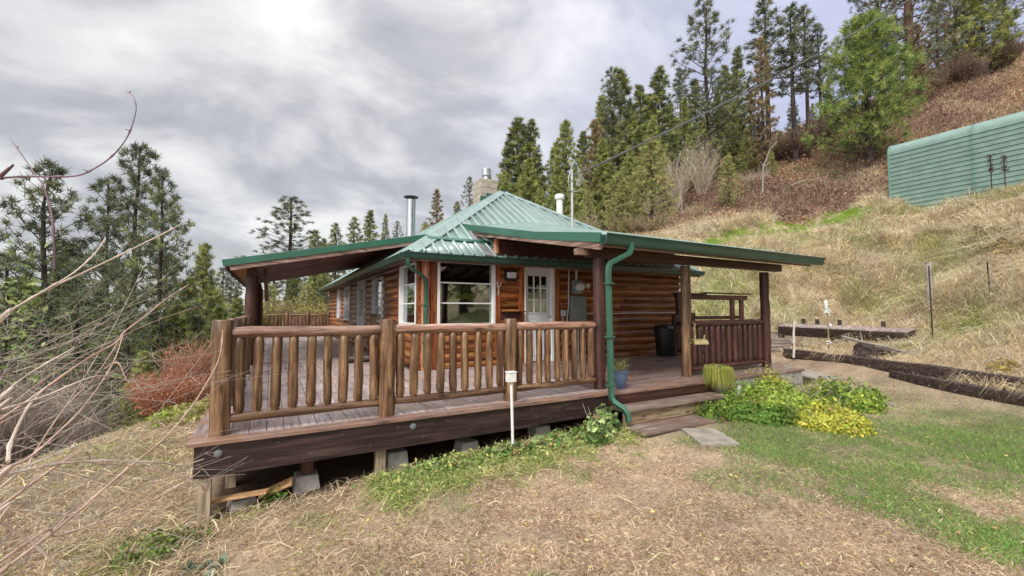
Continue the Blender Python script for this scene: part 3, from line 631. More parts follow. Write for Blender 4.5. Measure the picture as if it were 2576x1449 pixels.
def f_main(mb):
    ribbed(mb,(EX0,EY0,EZ),(1,0,0),(0,1,SL),(0,-SL,1),(0,W),lambda u:0,lambda u:min(u,W-u)*cs)
    ribbed(mb,(EX0,EY1,EZ),(0,-1,0),(1,0,SL),(-SL,0,1),(0,LEN),lambda u:0,lambda u:min(u,LEN-u,W/2)*cs)
    ribbed(mb,(EX1,EY0,EZ),(0,1,0),(-1,0,SL),(SL,0,1),(0,LEN),lambda u:0,lambda u:min(u,LEN-u,W/2)*cs)
    ribbed(mb,(EX1,EY1,EZ),(-1,0,0),(0,-1,SL),(0,SL,1),(0,W),lambda u:0,lambda u:min(u,W-u)*cs)
roof=roof_part('roof',f_main,M['roof'],cabin,'green ribbed metal hip roof',.012)
def cap(mb,p0,p1,na,nb,w=.17,lift=.04):
    """bent ridge cap: two wings following the two slopes"""
    p0,p1=V(p0),V(p1); d=(p1-p0).normalized()
    for nn,sg in ((V(na).normalized(),1),(V(nb).normalized(),-1)):
        wing=nn.cross(d)*sg
        if wing.z>0: wing=-wing
        c0,c1=p0+V((0,0,lift)),p1+V((0,0,lift))
        q=[c0,c1,c1+wing*w,c0+wing*w]; mb.quad(*q); 
        e=V((0,0,-.022)); mb.quad(q[3],q[2],q[2]+e,q[3]+e)
nF,nL,nR_,nB=(0,-SL,1),(-SL,0,1),(SL,0,1),(0,SL,1)
mb=MB(); cap(mb,(EX0,EY0,EZ),(HX,HY,HZ),nF,nL); cap(mb,(EX1,EY0,EZ),(HX,HY,HZ),nF,nR_); cap(mb,(HX,HY-.1,HZ+.01),(HX,HY2,HZ+.01),nL,nR_); cap(mb,(EX0,EY1,EZ),(HX,HY2,HZ),nL,nB)
mb.build('ridge_cap',M['roof'],roof)
# eave fascia + gutters
KP=[(0,0),(0,-.105),(-.075,-.105),(-.10,-.06),(-.10,-.03),(-.125,0),(-.118,.006),(-.09,-.025),(-.068,-.098),(-.008,-.098),(-.008,0)]
def gutter(mb,p0,p1,out,sc=1.0):
    p0,p1,out=V(p0),V(p1),V(out); pr=[(-a*sc,b*sc) for a,b in KP]
    d=(p1-p0).normalized(); up=out.cross(d).normalized()
    if up.z<0: up=-up
    mb.extr(pr,p0,p1,out,up)
mb=MB(); gutter(mb,(EX0-.11,EY0,EZ-.012),(EX1+.02,EY0,EZ-.012),(0,-1,0)); mb.build('gutter',M['gutter'],roof)
mb=MB(); gutter(mb,(EX0,EY0-.005,EZ-.016),(EX0,EY1,EZ-.016),(-1,0,0),.97); mb.build('gutter',M['gutter'],roof)
mb=MB(); mb.box(EX0+.01,EY0+.005,EZ-.15,EX1-.01,EY0+.03,EZ-.012); mb.box(EX0+.005,EY0+.031,EZ-.15,EX0+.03,EY1-.01,EZ-.012); mb.build('fascia_board',M['beam_x'],roof)
mb=MB(); mb.box(EX0+.031,EY0+.031,EZ-.10,EX1-.03,YW0-.09,EZ-.075); mb.box(EX0+.031,YW0-.089,EZ-.10,XW0-.09,EY1-.05,EZ-.076); mb.build('eave_soffit',M['dark_x'],roof)
# --- right porch roof
porch=MB(); s1=math.sqrt(1+PSL*PSL)
def pend(u):
    x=PX0+u; y=9.30
    if x>8.1: y=max(7.6,17.35-x)
    return (y-PY0)*s1
def pz(y,o=0,x=PX0):
    A=PZ0+.165*(y-PY0) if y<5.9 else PZ0+.165*(5.9-PY0)+.216*(y-5.9)
    B=PZ0+PSL*(y-PY0); k=max(0,min(1,(x-PX0-.1)/1.6)); return A*(1-k)+B*k+o
def pend(x):
    if x>8.1: return max(7.6,17.35-x)
    y=7.6
    while y<9.6 and EZ+SL*(y-EY0)<pz(y,0,x)+.01: y+=.02
    return y
xs=[(PX0,0)]; c=PX0+.12
while c<PX1-.04: xs+=[(c-.032,0),(c-.018,.036),(c+.016,.036),(c+.024,-.008),(c+.032,-.008),(c+.042,0)]; c+=.235
xs.append((PX1,0)); NY=9; base=0
for x,h in xs:
    ye=pend(x)
    for j in range(NY): y=PY0+(ye-PY0)*j/(NY-1); porch.v.append((x,y,pz(y,h,x)))
for i in range(len(xs)-1):
    for j in range(NY-1): a_=i*NY+j; porch.f.append((a_,a_+NY,a_+NY+1,a_+1)); porch.s.append(False)
porch=porch.build('porch_roof',M['roof'],cabin,0,'right porch roof over the front entrance'); q=porch.modifiers.new('t','SOLIDIFY'); q.thickness=.01; q.offset=-1
# rake trim in two lengths meeting at a slight kink
mb=MB(); mb.bar((PX0-.012,PY0,pz(PY0,-.045)),(PX0-.012,5.95,pz(5.95,-.045)),.02,.13); mb.build('rake_trim',M['trimgreen'],porch)
mb=MB(); mb.bar((PX0-.010,5.951,pz(5.951,-.045)),(PX0-.12,8.92,pz(8.92,-.030)),.02,.13); mb.build('rake_trim',M['trimgreen'],porch)
mb=MB(); mb.bar((PX0+.02,PY0+.03,pz(PY0,-.155)),(PX0-.02,8.5,pz(8.5,-.15)),.05,.10); mb.build('rake_board',M['beam_y'],porch)
mb=MB(); gutter(mb,(PX0-.02,PY0-.004,PZ0-.012),(PX1+.12,PY0-.004,PZ0-.012),(0,-1,0),1.25); mb.build('gutter',M['gutter'],porch)
mb=MB(); mb.box(PX0+.05,PY0+.01,PZ0-.165,PX1-.1,PY0+.045,PZ0-.014); mb.build('fascia_board',M['beam_x'],porch)
mb=MB()
for i in range(12):
    x=PX0+.35+i*.5
    if x<PX1-.1: mb.bar((x,PY0+.05,pz(PY0+.05,-.085,x)),(x,7.5,pz(7.5,-.085,x)),.04,.11)
mb.build('rafter',M['dark_y'],porch)
mb=MB()
yy=PY0+.06
while yy<8.4:
    x1=PX1-.06 if yy<7.6 else min(PX1-.06,17.0-yy)
    mb.bar((PX0+.05,yy+.07,pz(yy+.07,-.024)),(5.5,yy+.07,pz(yy+.07,-.026,5.5)),.136,.012,up=(0,-PSL,1)); mb.bar((5.502,yy+.07,pz(yy+.07,-.026,5.6)),(x1,yy+.07,pz(yy+.07,-.026,5.6)),.136,.012,up=(0,-PSL,1)); yy+=.142
mb.build('porch_ceiling',M['dark_x'],porch)
mb=MB(); mb.box(PX0+.1,4.70,1.865,8.68,4.84,2.0); mb.build('porch_beam',M['dark_x'],porch,.006)
mb=MB(); mb.bar((3.70,4.77,1.93),(3.9,4.77,1.93),.09,.09); mb.build('beam_end',M['beam_x'],porch)
for (x,y,zt,zb) in ((4.10,4.76,1.862,0),(6.12,4.90,1.862,0),(8.50,4.95,1.862,0)):
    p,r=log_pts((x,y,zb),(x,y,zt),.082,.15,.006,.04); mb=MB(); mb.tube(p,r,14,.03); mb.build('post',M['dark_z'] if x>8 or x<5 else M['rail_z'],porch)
mb=MB()
for i in range(4): mb.box(3.94,7.56,2.22+i*.13,9.05 if i<3 else 8.9,7.60,min(2.347+i*.13,2.74))
mb.build('gable_board',M['dark_x'],porch)
mb=MB(); mb.box(3.86,7.55,2.24,3.93,7.62,pz(7.6,-.21)); mb.build('post',M['peeled'],porch)
# snow strip and flashing on the open roof corner
def rp(x,y,o=0): return (x,y,EZ+SL*(y-EY0)+o)
mb=MB(); mb.bar(rp(2.62,8.02,.035),rp(3.98,8.02,.035),.11,.03,up=(0,-SL,1)); mb.build('flashing',M['trimgreen'],roof)
mb=MB(); mb.quad(rp(3.62,7.5,.03),rp(3.86,7.5,.03),rp(3.79,9.1,.03),rp(3.70,9.1,.03)); mb.build('flashing',M['galv'],roof)
# --- left porch roof
lz=lambda x,o=0: LZ0+LSL*(x-LX0)+o
mb=MB(); sL=math.sqrt(1+LSL*LSL); ribbed(mb,(LX0,LY1,LZ0),(0,-1,0),(1,0,LSL),(-LSL,0,1),(0,LY1-LY0),lambda u:0,lambda u:(3.15-LX0)*sL)
lp=mb.build('porch_roof',M['roof'],cabin,0,'left porch roof reaching out over the side deck'); q=lp.modifiers.new('t','SOLIDIFY'); q.thickness=.01; q.offset=-1
mb=MB(); mb.bar((LX0-.02,LY0-.015,lz(LX0-.02,-.045)),(3.25,LY0-.015,lz(3.25,-.045)),.02,.125); mb.build('rake_trim',M['trimgreen'],lp)
mb=MB(); mb.bar((LX0+.10,LY0+.02,lz(LX0+.10,-.155)),(3.0,LY0+.02,lz(3.0,-.150)),.045,.085); mb.build('rake_board',M['beam_x'],lp)
mb=MB(); y=LY0+.05; k=0
while y<LY1-.05:
    mb.bar((LX0+.03,y+.075,lz(LX0+.03,-.075)),(3.0,y+.075,lz(3.0,-.075)),.146,.02,up=(-LSL,0,1),off=(k%2)*-.014); y+=.156; k+=1
mb.build('porch_ceiling',M['soffit'],lp)
mb=MB(); mb.bar((LX0+.03,LY0+.05,lz(LX0+.03,-.10)),(LX0+.03,LY1,lz(LX0+.03,-.10)),.03,.13); mb.build('fascia_board',M['dark_y'],lp)
mb=MB(); mb.bar((LX0+.24,LY0+.05,lz(LX0+.24,-.094)),(LX0+.24,LY1,lz(LX0+.24,-.094)),.38,.012,up=(-LSL,0,1)); mb.build('eave_soffit',M['soffitor'],lp)
mb=MB(); mb.box(-.43,9.95,1.82,-.27,LY1-.1,1.94); mb.build('porch_beam',M['dark_y'],lp,.006)
for y in (10.27,13.3,16.2):
    p,r=log_pts((-.35,y,0),(-.35,y,1.82),.115,.15,.006,.04); mb=MB(); mb.tube(p,r,14,.03); mb.build('post',M['dark_z'],lp)
mb=MB(); mb.bar((-.12,10.25,1.98),(-.08,10.3,1.3),.07,.07,up=(1,0,0)); mb.build('brace',M['dark_z'],lp)
# downspouts
def spout(mb,pts,w=.038,dd=.028): mb.tube(pts,.03,12,0,True,(w,dd))
mb=MB(); spout(mb,[(PX0+.44,PY0-.09,2.06),(PX0+.44,PY0-.09,1.93),(PX0+.41,PY0-.09,1.88),(PX0+.13,PY0-.03,1.74),(PX0+.10,PY0-.03,1.70),(PX0+.085,PY0-.03,1.60),(PX0+.085,PY0-.06,.2),(PX0+.085,PY0-.06,-.02),(PX0+.10,PY0-.10,-.08),(PX0+.17,PY0-.20,-.15),(PX0+.20,PY0-.24,-.22),(PX0+.20,PY0-.25,-.31)],.037,.030)
for z in (1.45,.75,.12): mb.box(PX0+.035,PY0-.10,z,PX0+.135,PY0-.005,z+.02)
mb.build('downspout',M['spout'],porch)
mb=MB(); spout(mb,[(EX0-.02,EY0-.03,2.05),(EX0-.02,EY0-.03,1.98),(EX0+.0,EY0,1.91),(EX0+.12,EY0+.1,1.84),(EX0+.34,EY0+.26,1.76),(EX0+.41,EY0+.31,1.70),(EX0+.43,EY0+.32,1.62),(EX0+.43,EY0+.32,.06),(EX0+.44,EY0+.30,.02)],.040,.030)
for z in (1.2,.5): mb.box(EX0+.38,EY0+.27,z,EX0+.48,EY0+.40,z+.02)
mb.build('downspout',M['spout'],roof)
mb=MB(); spout(mb,[(EX0-.08,EY1-.1,2.04),(EX0-.06,EY1-.12,1.95),(EX0+.30,EY1-.35,1.86),(EX0+.37,EY1-.4,1.75),(EX0+.37,EY1-.4,0.05)],.03,.03); mb.build('downspout',M['gutter'],roof)
# chimney, flue, vents
cx,cy=5.98,12.45
mb=MB(); 
for i in range(8): mb.box(cx-.30,cy-.30,3.88+i*.19,cx+.30,cy+.30,3.88+i*.19+(.184 if i<7 else .10))
mb.box(cx-.285,cy-.285,3.9,cx+.285,cy+.285,5.2); ch=mb.build('chimney',M['chim'],roof,.008)
mb=MB(); mb.ring((cx+.04,cy,5.29),[(.15,0),(.12,.05),(.105,.09),(.105,.19),(.15,.20),(.15,.43),(.14,.44)],20); mb.build('flue_cap',M['galv'],ch)
mb=MB(); mb.box(cx-.312,cy-.315,4.4,cx+.312,cy-.305,4.72); mb.box(cx-.10,cy-.33,4.7,cx+.12,cy-.316,4.84); mb.build('flashing',M['trimgreen'],ch)
p=at(1033,592,12.0)
z0=lz(p.x) if p.x<3.1 else EZ+SL*(p.x-EX0); z0-=.02
mb=MB(); mb.ring((p.x,p.y,z0),[(.22,0),(.20,.05),(.155,.14),(.15,.17)],24); sp=mb.build('stove_pipe',M['galv'],roof,0,'shiny steel stove pipe with a flat rain cap')
zt=at(1033,503,12.0).z
mb=MB(); mb.ring((p.x,p.y,z0+.17),[(.125,0),(.125,zt-z0-.17),(.115,zt-z0-.165)],28); mb.ring((p.x,p.y,z0+.17),[(.135,0),(.135,.03)],28); mb.build('flue',M['steel'],sp)
mb=MB(); mb.ring((p.x,p.y,zt+.07),[(.205,0),(.205,.012),(.12,.035),(.02,.05)],28)
for a in range(3): q=(p.x+.115*math.cos(a*2.1+.4),p.y+.115*math.sin(a*2.1+.4)); mb.tube([(q[0],q[1],zt-.1),(q[0],q[1],zt+.075)],.007,6)
mb.build('rain_cap',M['iron'],sp)
vx,vy=7.62,10.6; z0=EZ+SL*(EX1-vx)-.1
mb=MB(); mb.ring((vx,vy,z0),[(.10,0),(.10,.85),(.13,.87),(.145,.89),(.145,1.0),(.12,1.03),(.03,1.04)],22); mb.build('vent_pipe',M['white'],roof)
# service mast
mx_,my_=6.95,9.10
mb=MB(); mb.tube([(mx_,my_,3.1),(mx_,my_,4.93)],.033,14); mast=mb.build('service_mast',M['pvc'],roof,0,'grey electric service mast standing on the roof')
mb=MB(); mb.tube([(mx_,my_,4.9),(mx_+.01,my_-.01,5.0),(mx_+.05,my_-.03,5.06),(mx_+.11,my_-.06,5.03),(mx_+.12,my_-.06,4.98)],[.038,.05,.052,.048,.036],12); mb.ring((mx_,my_,4.55),[(.045,0),(.045,.05)],14); mb.ring((mx_,my_,4.27),[(.042,0),(.042,.04)],14); mb.build('weather_head',M['meter'],mast)
mb=MB(); hd=V((mx_+.10,my_-.06,5.0))
for q in (0,1,2):
    e=V((mx_+.10+.05*q,my_-.05,4.62+.04*q)); mb.tube([hd+V((.01*q,0,0)),hd+V((.07+.04*q,0,-.12)),hd+V((.10+.07*q,0,-.32)),hd+V((.05*q,0,-.55)),e],.008,6)
mb.tube([(mx_-.03,my_-.02,4.88),(mx_-.14,my_-.06,4.68),(mx_-.17,my_-.06,4.48),(mx_-.10,my_-.03,4.32),(mx_,my_-.04,4.28),(mx_+.16,my_-.05,4.31),(mx_+.24,my_-.06,4.38)],.008,6)
mb.build('wiring',M['wire'],mast)

# service meter, panel and conduit on the front wall
mb=MB(); fbox(mb,FR,5.94,6.19,.06,.17,1.48,1.80); me_=mb.build('electric_meter',M['meter'],cabin,.01,'round electric meter on a grey box')
mb=MB(); c=FR(6.075,.17,1.64); mb.ring(c,[(.095,0),(.095,-.03),(.085,-.035),(.085,-.10),(.07,-.13),(.02,-.14)],24,'y'); mb.build('meter_dial',M['lens'],me_)
mb=MB(); fbox(mb,FR,5.88,6.28,.06,.18,.80,1.42); fbox(mb,FR,5.872,6.288,.06,.19,1.38,1.43); mb.build('electric_panel',M['meter'],cabin,.006)
mb=MB(); mb.tube([FR(6.06,.10,1.79),FR(6.06,.10,2.28)],.028,10); mb.tube([FR(5.86,.09,2.2),FR(5.84,.09,1.2),FR(5.80,.09,.9),FR(5.82,.1,.80)],.014,8); mb.tube([FR(6.02,.10,.81),FR(6.02,.10,0)],.022,10); mb.tube([FR(6.10,.10,.81),FR(6.10,.10,0)],.016,10); mb.build('conduit',M['pvc'],cabin)
mb=MB(); mb.tube([FR(6.3,.075,1.035),FR(9.45,.075,1.055)],.011,8); mb.build('conduit',M['white'],cabin)
mb=MB(); mb.ring(FR(6.42,.05,1.68),[(.06,0),(.06,-.03),(.03,-.05)],18,'y'); fbox(mb,FR,6.68,6.74,.05,.07,1.66,1.70); mb.build('wall_fitting',M['white'],cabin)
mb=MB(); fbox(mb,FR,5.65,5.76,.05,.11,.98,1.12); mb.tube([FR(5.70,.07,.98),FR(5.70,.07,.1)],.01,8); mb.build('outlet_box',M['pvc'],cabin,.004)
mb=MB(); fbox(mb,FR,6.62,6.64,.05,.07,1.2,1.45); mb.build('thermometer',M['white'],cabin)
# lamp, shelf, antler hook
mb=MB(); fbox(mb,FR,4.21,4.49,.06,.10,1.72,1.95); fbox(mb,FR,4.23,4.47,.1,.17,1.90,1.94); la=mb.build('wall_lamp',M['blackmat'],cabin,.006,'square white porch lamp in a black surround')
mb=MB(); mb.extr([(-.10,-.055),(.10,-.055),(.10,.075),(-.10,.075)],FR(4.35,.101,1.835),FR(4.35,.165,1.835),(1,0,0),(0,0,1)); mb.build('lens',M['lens'],la,.012)
mb=MB(); fbox(mb,FR,4.10,4.64,.06,.24,1.075,1.095); fbox(mb,FR,4.12,4.60,.06,.08,.93,1.074)
for u in (4.19,4.5): mb.tube([FR(u,.08,1.0),FR(u,.16,.99),FR(u,.165,.94)],.009,6)
mb.build('wall_shelf',M['dark_x'],cabin,.004)
mb=MB(); mb.tube([FR(4.06,.09,1.42),FR(4.07,.1,1.52),FR(4.05,.11,1.58),FR(4.02,.12,1.64),FR(4.03,.12,1.70)],.013,8,.1); mb.tube([FR(4.05,.11,1.57),FR(4.09,.12,1.62),FR(4.10,.13,1.68)],.011,8,.1); mb.build('antler_hook',M['driftwood'],cabin)
mb=MB(); mb.ring((3.36,8.65,2.02),[(.015,.085),(.045,.075),(.075,.045),(.088,.0),(.075,-.045),(.045,-.075),(.015,-.085)],20); mb.tube([(3.36,8.65,2.1),(3.36,8.65,2.34)],.006,6); gl=mb.build('globe_lamp',M['lens']); tag(gl,'white globe lamp hanging inside the large front window','lamp')

# ------------------------------------------------------------------ deck
deck=thing('deck','brown board deck wrapping the front and left of the cabin','deck',(0,0,0))
DX0,DY0=-.58,4.45
mb=MB(); x=DX0+.15; 
while x<3.92:
    w=.138; e=YW0-.13 if x+w>XW0-.12 else 22.6
    y=DY0+.146
    while y<e-.01:
        y2=min(e,y+random.uniform(2.2,3.9)); 
        if e-y2<.7: y2=e
        dz=random.uniform(-.002,.001); mb.box(x,y,-.032+dz,x+w,y2-.004,0+dz); y=y2
    x+=.143
mb.build('decking',M['deck_y'],deck,.003)
mb=MB(); y=DY0+.146
while y<YW0-.15:
    x=3.965
    while x<8.75:
        x2=min(8.8,x+random.uniform(1.8,3.2))
        if 8.8-x2<.6: x2=8.8
        dz=random.uniform(-.002,.001); mb.box(x,y,-.032+dz,x2-.004,y+.138,dz); x=x2
    y+=.143
mb.build('decking',M['deck_x'],deck,.003)
mb=MB(); mb.box(DX0,DY0,-.036,3.955,DY0+.141,.003); mb.box(3.96,DY0-.02,-.036,6.25,DY0+.141,.001); mb.box(6.255,DY0+.01,-.036,8.9,DY0+.141,.002); mb.build('edge_board',M['nosing'],deck,.004)
mb=MB(); mb.box(DX0,DY0+.145,-.036,DX0+.145,22.6,.003); mb.build('edge_board',M['nosing_y'],deck,.004)
mb=MB(); mb.box(DX0+.05,DY0+.035,-.305,2.9,DY0+.075,-.037); mb.box(2.903,DY0+.035,-.29,4.0,DY0+.075,-.037); mb.build('rim_joist',M['fascia'],deck,.004)
mb=MB(); mb.box(4.0,DY0+.03,-.2,6.25,DY0+.07,-.037); mb.build('rim_joist',M['dark_x'],deck,.004)
mb=MB(); mb.box(DX0+.05,DY0+.08,-.305,DX0+.09,22.55,-.037); mb.build('rim_joist',M['timber'],deck)
mb=MB()
for i in range(26): mb.box(DX0+.1,DY0+.5+i*.55,-.22,3.95 if i<5 else 2.4,DY0+.54+i*.55,-.04)
mb.build('joist',M['dark_x'],deck)
mb=MB()
for x,z in ((-.36,-.115),(1.33,-.105)): mb.ring((x,DY0+.035,z),[(.032,0),(.032,-.006),(.02,-.008),(.018,-.018),(.008,-.019)],18,'y')
for i in range(16): x=-.45+i*.27; mb.ring((x,DY0+.035,-.09-.14*(i%2)),[(.005,0),(.005,-.004)],8,'y')
mb.build('bolt',M['meter'],deck)
for x,y,zb,zt,w in ((-.45,4.56,-.95,-.306,.09),(1.02,4.60,-.85,-.31,.10),(-.30,5.2,-.95,-.23,.09)):
    mb=MB(); mb.box(x-w/2,y-.045,zb,x+w/2,y+.045,zt); mb.build('support_post',M['timber'],deck,.004)
mb=MB(); mb.box(6.27,DY0+.03,-.6,8.85,DY0+.12,-.038); mb.box(8.76,DY0+.13,-.6,8.85,7.6,-.038); mb.build('concrete_edge',M['concrete'],deck,.006)
# piers
def pier(x,y,zb,zt,w0,w1,label,rz=0):
    t=thing('pier_block',label,'concrete block',(x,y,zb),rz,'concrete pier blocks under the deck'); mb=MB(); h=zt-zb
    for za,zc,a,b in ((0,h*.22,w0,w0*.97),(h*.22,h,w0*.97,w1)):
        n=len(mb.v); mb.v+=[(sx*q/2,sy*q/2,z) for z,q in ((za,a),(zc,b)) for sx,sy in ((-1,-1),(1,-1),(1,1),(-1,1))]
        for f in ((0,1,5,4),(1,2,6,5),(2,3,7,6),(3,0,4,7)): mb.f.append(tuple(n+i for i in f)); mb.s.append(False)
        mb.f.append((n+4,n+5,n+6,n+7)); mb.s.append(False); mb.f.append((n+3,n+2,n+1,n)); mb.s.append(False)
    mb.build('block',M['concrete'],t,.008); return t
pier(.35,4.78,-.86,-.50,.29,.20,'tapered grey pier block holding a short post below the deck')
mb=MB(); mb.box(.30,4.72,-.499,.41,4.83,-.306); mb.build('support_post',M['dark_z'],deck,.004)
pier(-.18,4.72,-1.0,-.60,.32,.18,'pale pier block half buried by leaves beside the left corner leg',.2)
pier(1.22,4.75,-.88,-.40,.28,.2,'pier block just right of the square timber leg')
pier(2.05,4.75,-.74,-.42,.28,.2,'low pier block half hidden by ivy leaves',.1)
pier(3.05,4.72,-.72,-.36,.28,.2,'rightmost pier block, just its corner showing above the ivy')
pl=MB(); pl.bar((-.42,4.66,-.565),(.02,4.50,-.51),.09,.022); o=pl.build('loose_board',M['plank'],None,.003); tag(o,'raw orange board lying flat on the leftmost pier block','board',group='loose boards under the deck')
pl=MB(); pl.bar((-.05,4.72,-.62),(.22,4.62,-.50),.10,.022,up=(.3,-.5,1)); o=pl.build('loose_board',M['plank'],None,.003); tag(o,'short raw board tilted up beside the leftmost pier block','board',group='loose boards under the deck')

# steps
st=thing('front_steps','three weathered wooden steps leading up to the deck opening','steps',(0,0,0))
mb=MB(); mb.box(3.98,4.12,-.205,6.02,4.42,-.165); mb.build('tread',M['tread'],st,.005)
mb=MB(); mb.box(4.0,4.43,-.165,6.0,4.47,-.038); mb.build('riser',M['dark_x'],st,.004)
mb=MB(); mb.box(4.0,4.17,-.375,5.98,4.21,-.206); mb.build('riser',M['riser'],st,.004)
mb=MB(); mb.box(3.97,3.80,-.415,6.05,4.165,-.375); mb.build('tread',M['tread'],st,.005)
mb=MB(); mb.box(4.02,3.86,-.6,6.0,3.90,-.416); mb.build('riser',M['riser'],st,.004)

# ------------------------------------------------------------------ log railings
def rail_run(label,name,pts,posts,hz=.955,mt='rail',rr=.052,br=.044,spacing=.158,zb=.14,zt=.90,post_r=.085,group='log railings around the deck',close=.10,light=False,cnt=None):
    """pts: list of (x,y) of post centres, posts: which of them are built here"""
    t=thing(name,label,'railing',(pts[0][0],pts[0][1],0),0,group); ox,oy=pts[0]
    loc=lambda p:(p[0]-ox,p[1]-oy)
    for k,p in enumerate(pts):
        if posts[k]:
            x,y=loc(p); q,r=log_pts((x,y,0),(x,y,1.0+random.uniform(-.008,.012)),post_r*random.uniform(.94,1.04),.14,.004,.04)
            q.append(q[-1]+V((0,0,.008))); r=list(r)+[r[-1]*.93]
            mb=MB(); mb.tube(q,r,16,.025); mb.build('post',M[mt+'_z'],t)
    for p,q in zip(pts[:-1],pts[1:]):
        a,b=V((*loc(p),0)),V((*loc(q),0)); d=(b-a).normalized(); L=(b-a).length; ax='x' if abs(d.x)>abs(d.y) else 'y'
        a0,b0=a+d*(post_r*.72),b-d*(post_r*.72); n=cnt or max(3,round((L-2*post_r)/spacing))
        for zz,rad,nm,fl in ((zt,rr,'top_rail',light),(zb,rr*.82,'bottom_rail',False)):
            P,Rr=log_pts(a0+V((0,0,zz+random.uniform(-.006,.006))),b0+V((0,0,zz+random.uniform(-.006,.006))),rad,.16,.006,.06); Rr[0]*=.72; Rr[-1]*=.72
            P.insert(1,P[0]+d*.035); Rr.insert(1,rad*.97); P.insert(-1,P[-1]-d*.035); Rr.insert(-1,rad*.97)
            mb=MB(); mb.tube(P,Rr,13,.045); mb.build(nm,M['raillight'] if fl and ax=='x' else M[mt+'_'+ax],t)
        for i in range(n):
            c=a0.lerp(b0,(i+.5)/n)+d*random.uniform(-.008,.008)
            P,Rr=log_pts((c.x,c.y,zb+.01),(c.x+random.uniform(-.008,.008),c.y,zt-.01),br*random.uniform(.9,1.1),.10,.003,.03,ends=(.030,br*.62))
            mb=MB(); mb.tube(P,Rr,11,.05); mb.build('baluster',M[mt+'_z'],t)
    return t
YR=4.66
rail_run('front log railing of three bays from the corner post to the downspout','log_railing',[(-.37,YR),(1.09,YR),(2.60,YR+.02),(4.04,YR+.06)],[1,1,1,0],light=True,cnt=9)
rail_run('near log railing along the left deck edge running back to the porch post','log_railing',[(-.37,YR),(-.37,6.05),(-.37,7.45),(-.37,8.85),(-.35,10.2)],[0,1,1,1,0])
rail_run('log railing between the dark porch posts on the left deck edge','log_railing',[(-.35,10.4),(-.35,13.2),(-.35,16.1)],[0,0,0],mt='dark',spacing=.2)
rail_run('log railing on the left deck edge beyond the porch roof','log_railing',[(-.35,16.3),(-.35,19.3),(-.37,22.4)],[0,1,1],spacing=.22)
rail_run('distant log railing closing the far end of the side deck','log_railing',[(-.2,22.45),(.66,22.45),(1.55,22.45),(2.45,22.45)],[0,1,1,1],spacing=.14)
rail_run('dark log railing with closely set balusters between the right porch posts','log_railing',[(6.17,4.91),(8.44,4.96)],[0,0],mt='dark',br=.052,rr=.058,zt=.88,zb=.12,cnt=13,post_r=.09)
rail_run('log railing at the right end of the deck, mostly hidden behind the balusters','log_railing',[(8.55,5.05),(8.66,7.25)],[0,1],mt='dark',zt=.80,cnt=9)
# ------------------------------------------------------------------ props on and near the deck
def lathe_obj(name,c,prof,m,par=None,n=28): mb=MB(); mb.ring(c,prof,n); return mb.build(name,m,par)
t=thing('trash_can','black plastic trash can with domed lid against the log wall','trash can',(8.50,7.42,0))
lathe_obj('body',(0,0,0),[(.20,.0),(.215,.02),(.262,.60),(.275,.61),(.275,.64),(.262,.645)],M['black'],t)
lathe_obj('lid',(0,0,.646),[(.285,0),(.287,.03),(.27,.045),(.24,.085),(.15,.12),(.04,.135)],M['black'],t)
mb=MB(); 
for s in (-1,1): mb.box(s*.27-.02,-.06,.53,s*.27+.02,.06,.57)
mb.build('handle',M['black'],t)

t=thing('flower_pot','blue glazed pot with a wispy plant at the foot of the downspout','plant pot',(4.36,4.62,0))
lathe_obj('pot',(0,0,0),[(.055,0),(.065,.01),(.098,.16),(.105,.23),(.115,.235),(.115,.255),(.098,.255),(.09,.235)],M['bluepot'],t)
n=90; th=RNG.uniform(0,6.28,n); dr=np.stack([np.cos(th)*.55,np.sin(th)*.55,np.ones(n)],1)
vs,F,cc=blades(RNG.normal(size=(n,3))*.03+A_(0,0,.23),dr,RNG.uniform(.12,.30,n),.006,A_(.33,.33,.13)*RNG.uniform(.6,1.3,(n,1)),np.stack([np.cos(th)*.06,np.sin(th)*.06,-.05*np.ones(n)],1))
point_mesh('plant',vs,F,3,M['veg'],cc,t)

t=thing('grass_planter','hanging grass in yellow and green spilling over the step corner','plant',(6.12,4.33,0))
lathe_obj('basket',(0,0,.0),[(.10,0),(.14,.02),(.15,.13),(.13,.14)],M['timber'],t,20)
mb=MB(); mb.tube([(-.1,0,.13),(-.04,-.03,.26),(.04,-.03,.27),(.12,0,.14)],.004,6); mb.build('handle',M['galv'],t)
n=1500; th=RNG.uniform(0,6.28,n); rr=.13*np.sqrt(RNG.random(n)); pos=np.stack([rr*np.cos(th),rr*np.sin(th),.13+RNG.random(n)*.05],1)
dr=np.stack([np.cos(th),np.sin(th)-.25,RNG.uniform(.5,1.4,n)],1); ln=RNG.uniform(.08,.15,n)
v1=blades(pos,dr,ln,.006,A_(.26,.36,.08)*RNG.uniform(.6,1.3,(n,1)),np.stack([np.cos(th)*.02,np.sin(th)*.02,-.06*np.ones(n)],1))
tip=pos+unit(dr)*ln[:,None]*.75; d2=np.stack([np.cos(th)*.12,np.sin(th)*.12-.05,-np.ones(n)],1)
v2=blades(tip,d2,RNG.uniform(.12,.34,n),.006,np.where(RNG.random((n,1))<.5,A_(.50,.44,.12),A_(.32,.38,.09))*RNG.uniform(.6,1.25,(n,1)),None)
vs,F,cc=merge([v1,v2]); point_mesh('grass',vs,F,3,M['veg'],cc,t)

t=thing('plant_tag','small white plant tag on a stake beside the hanging grass','tag',(6.42,4.18,gz1(6.42,4.18)))
mb=MB(); mb.tube([(0,0,0),(0,0,.28)],.006,6); mb.build('stake',M['iron'],t)
mb=MB(); mb.box(-.045,-.006,.19,.045,.004,.34); mb.build('card',M['white'],t,.004)

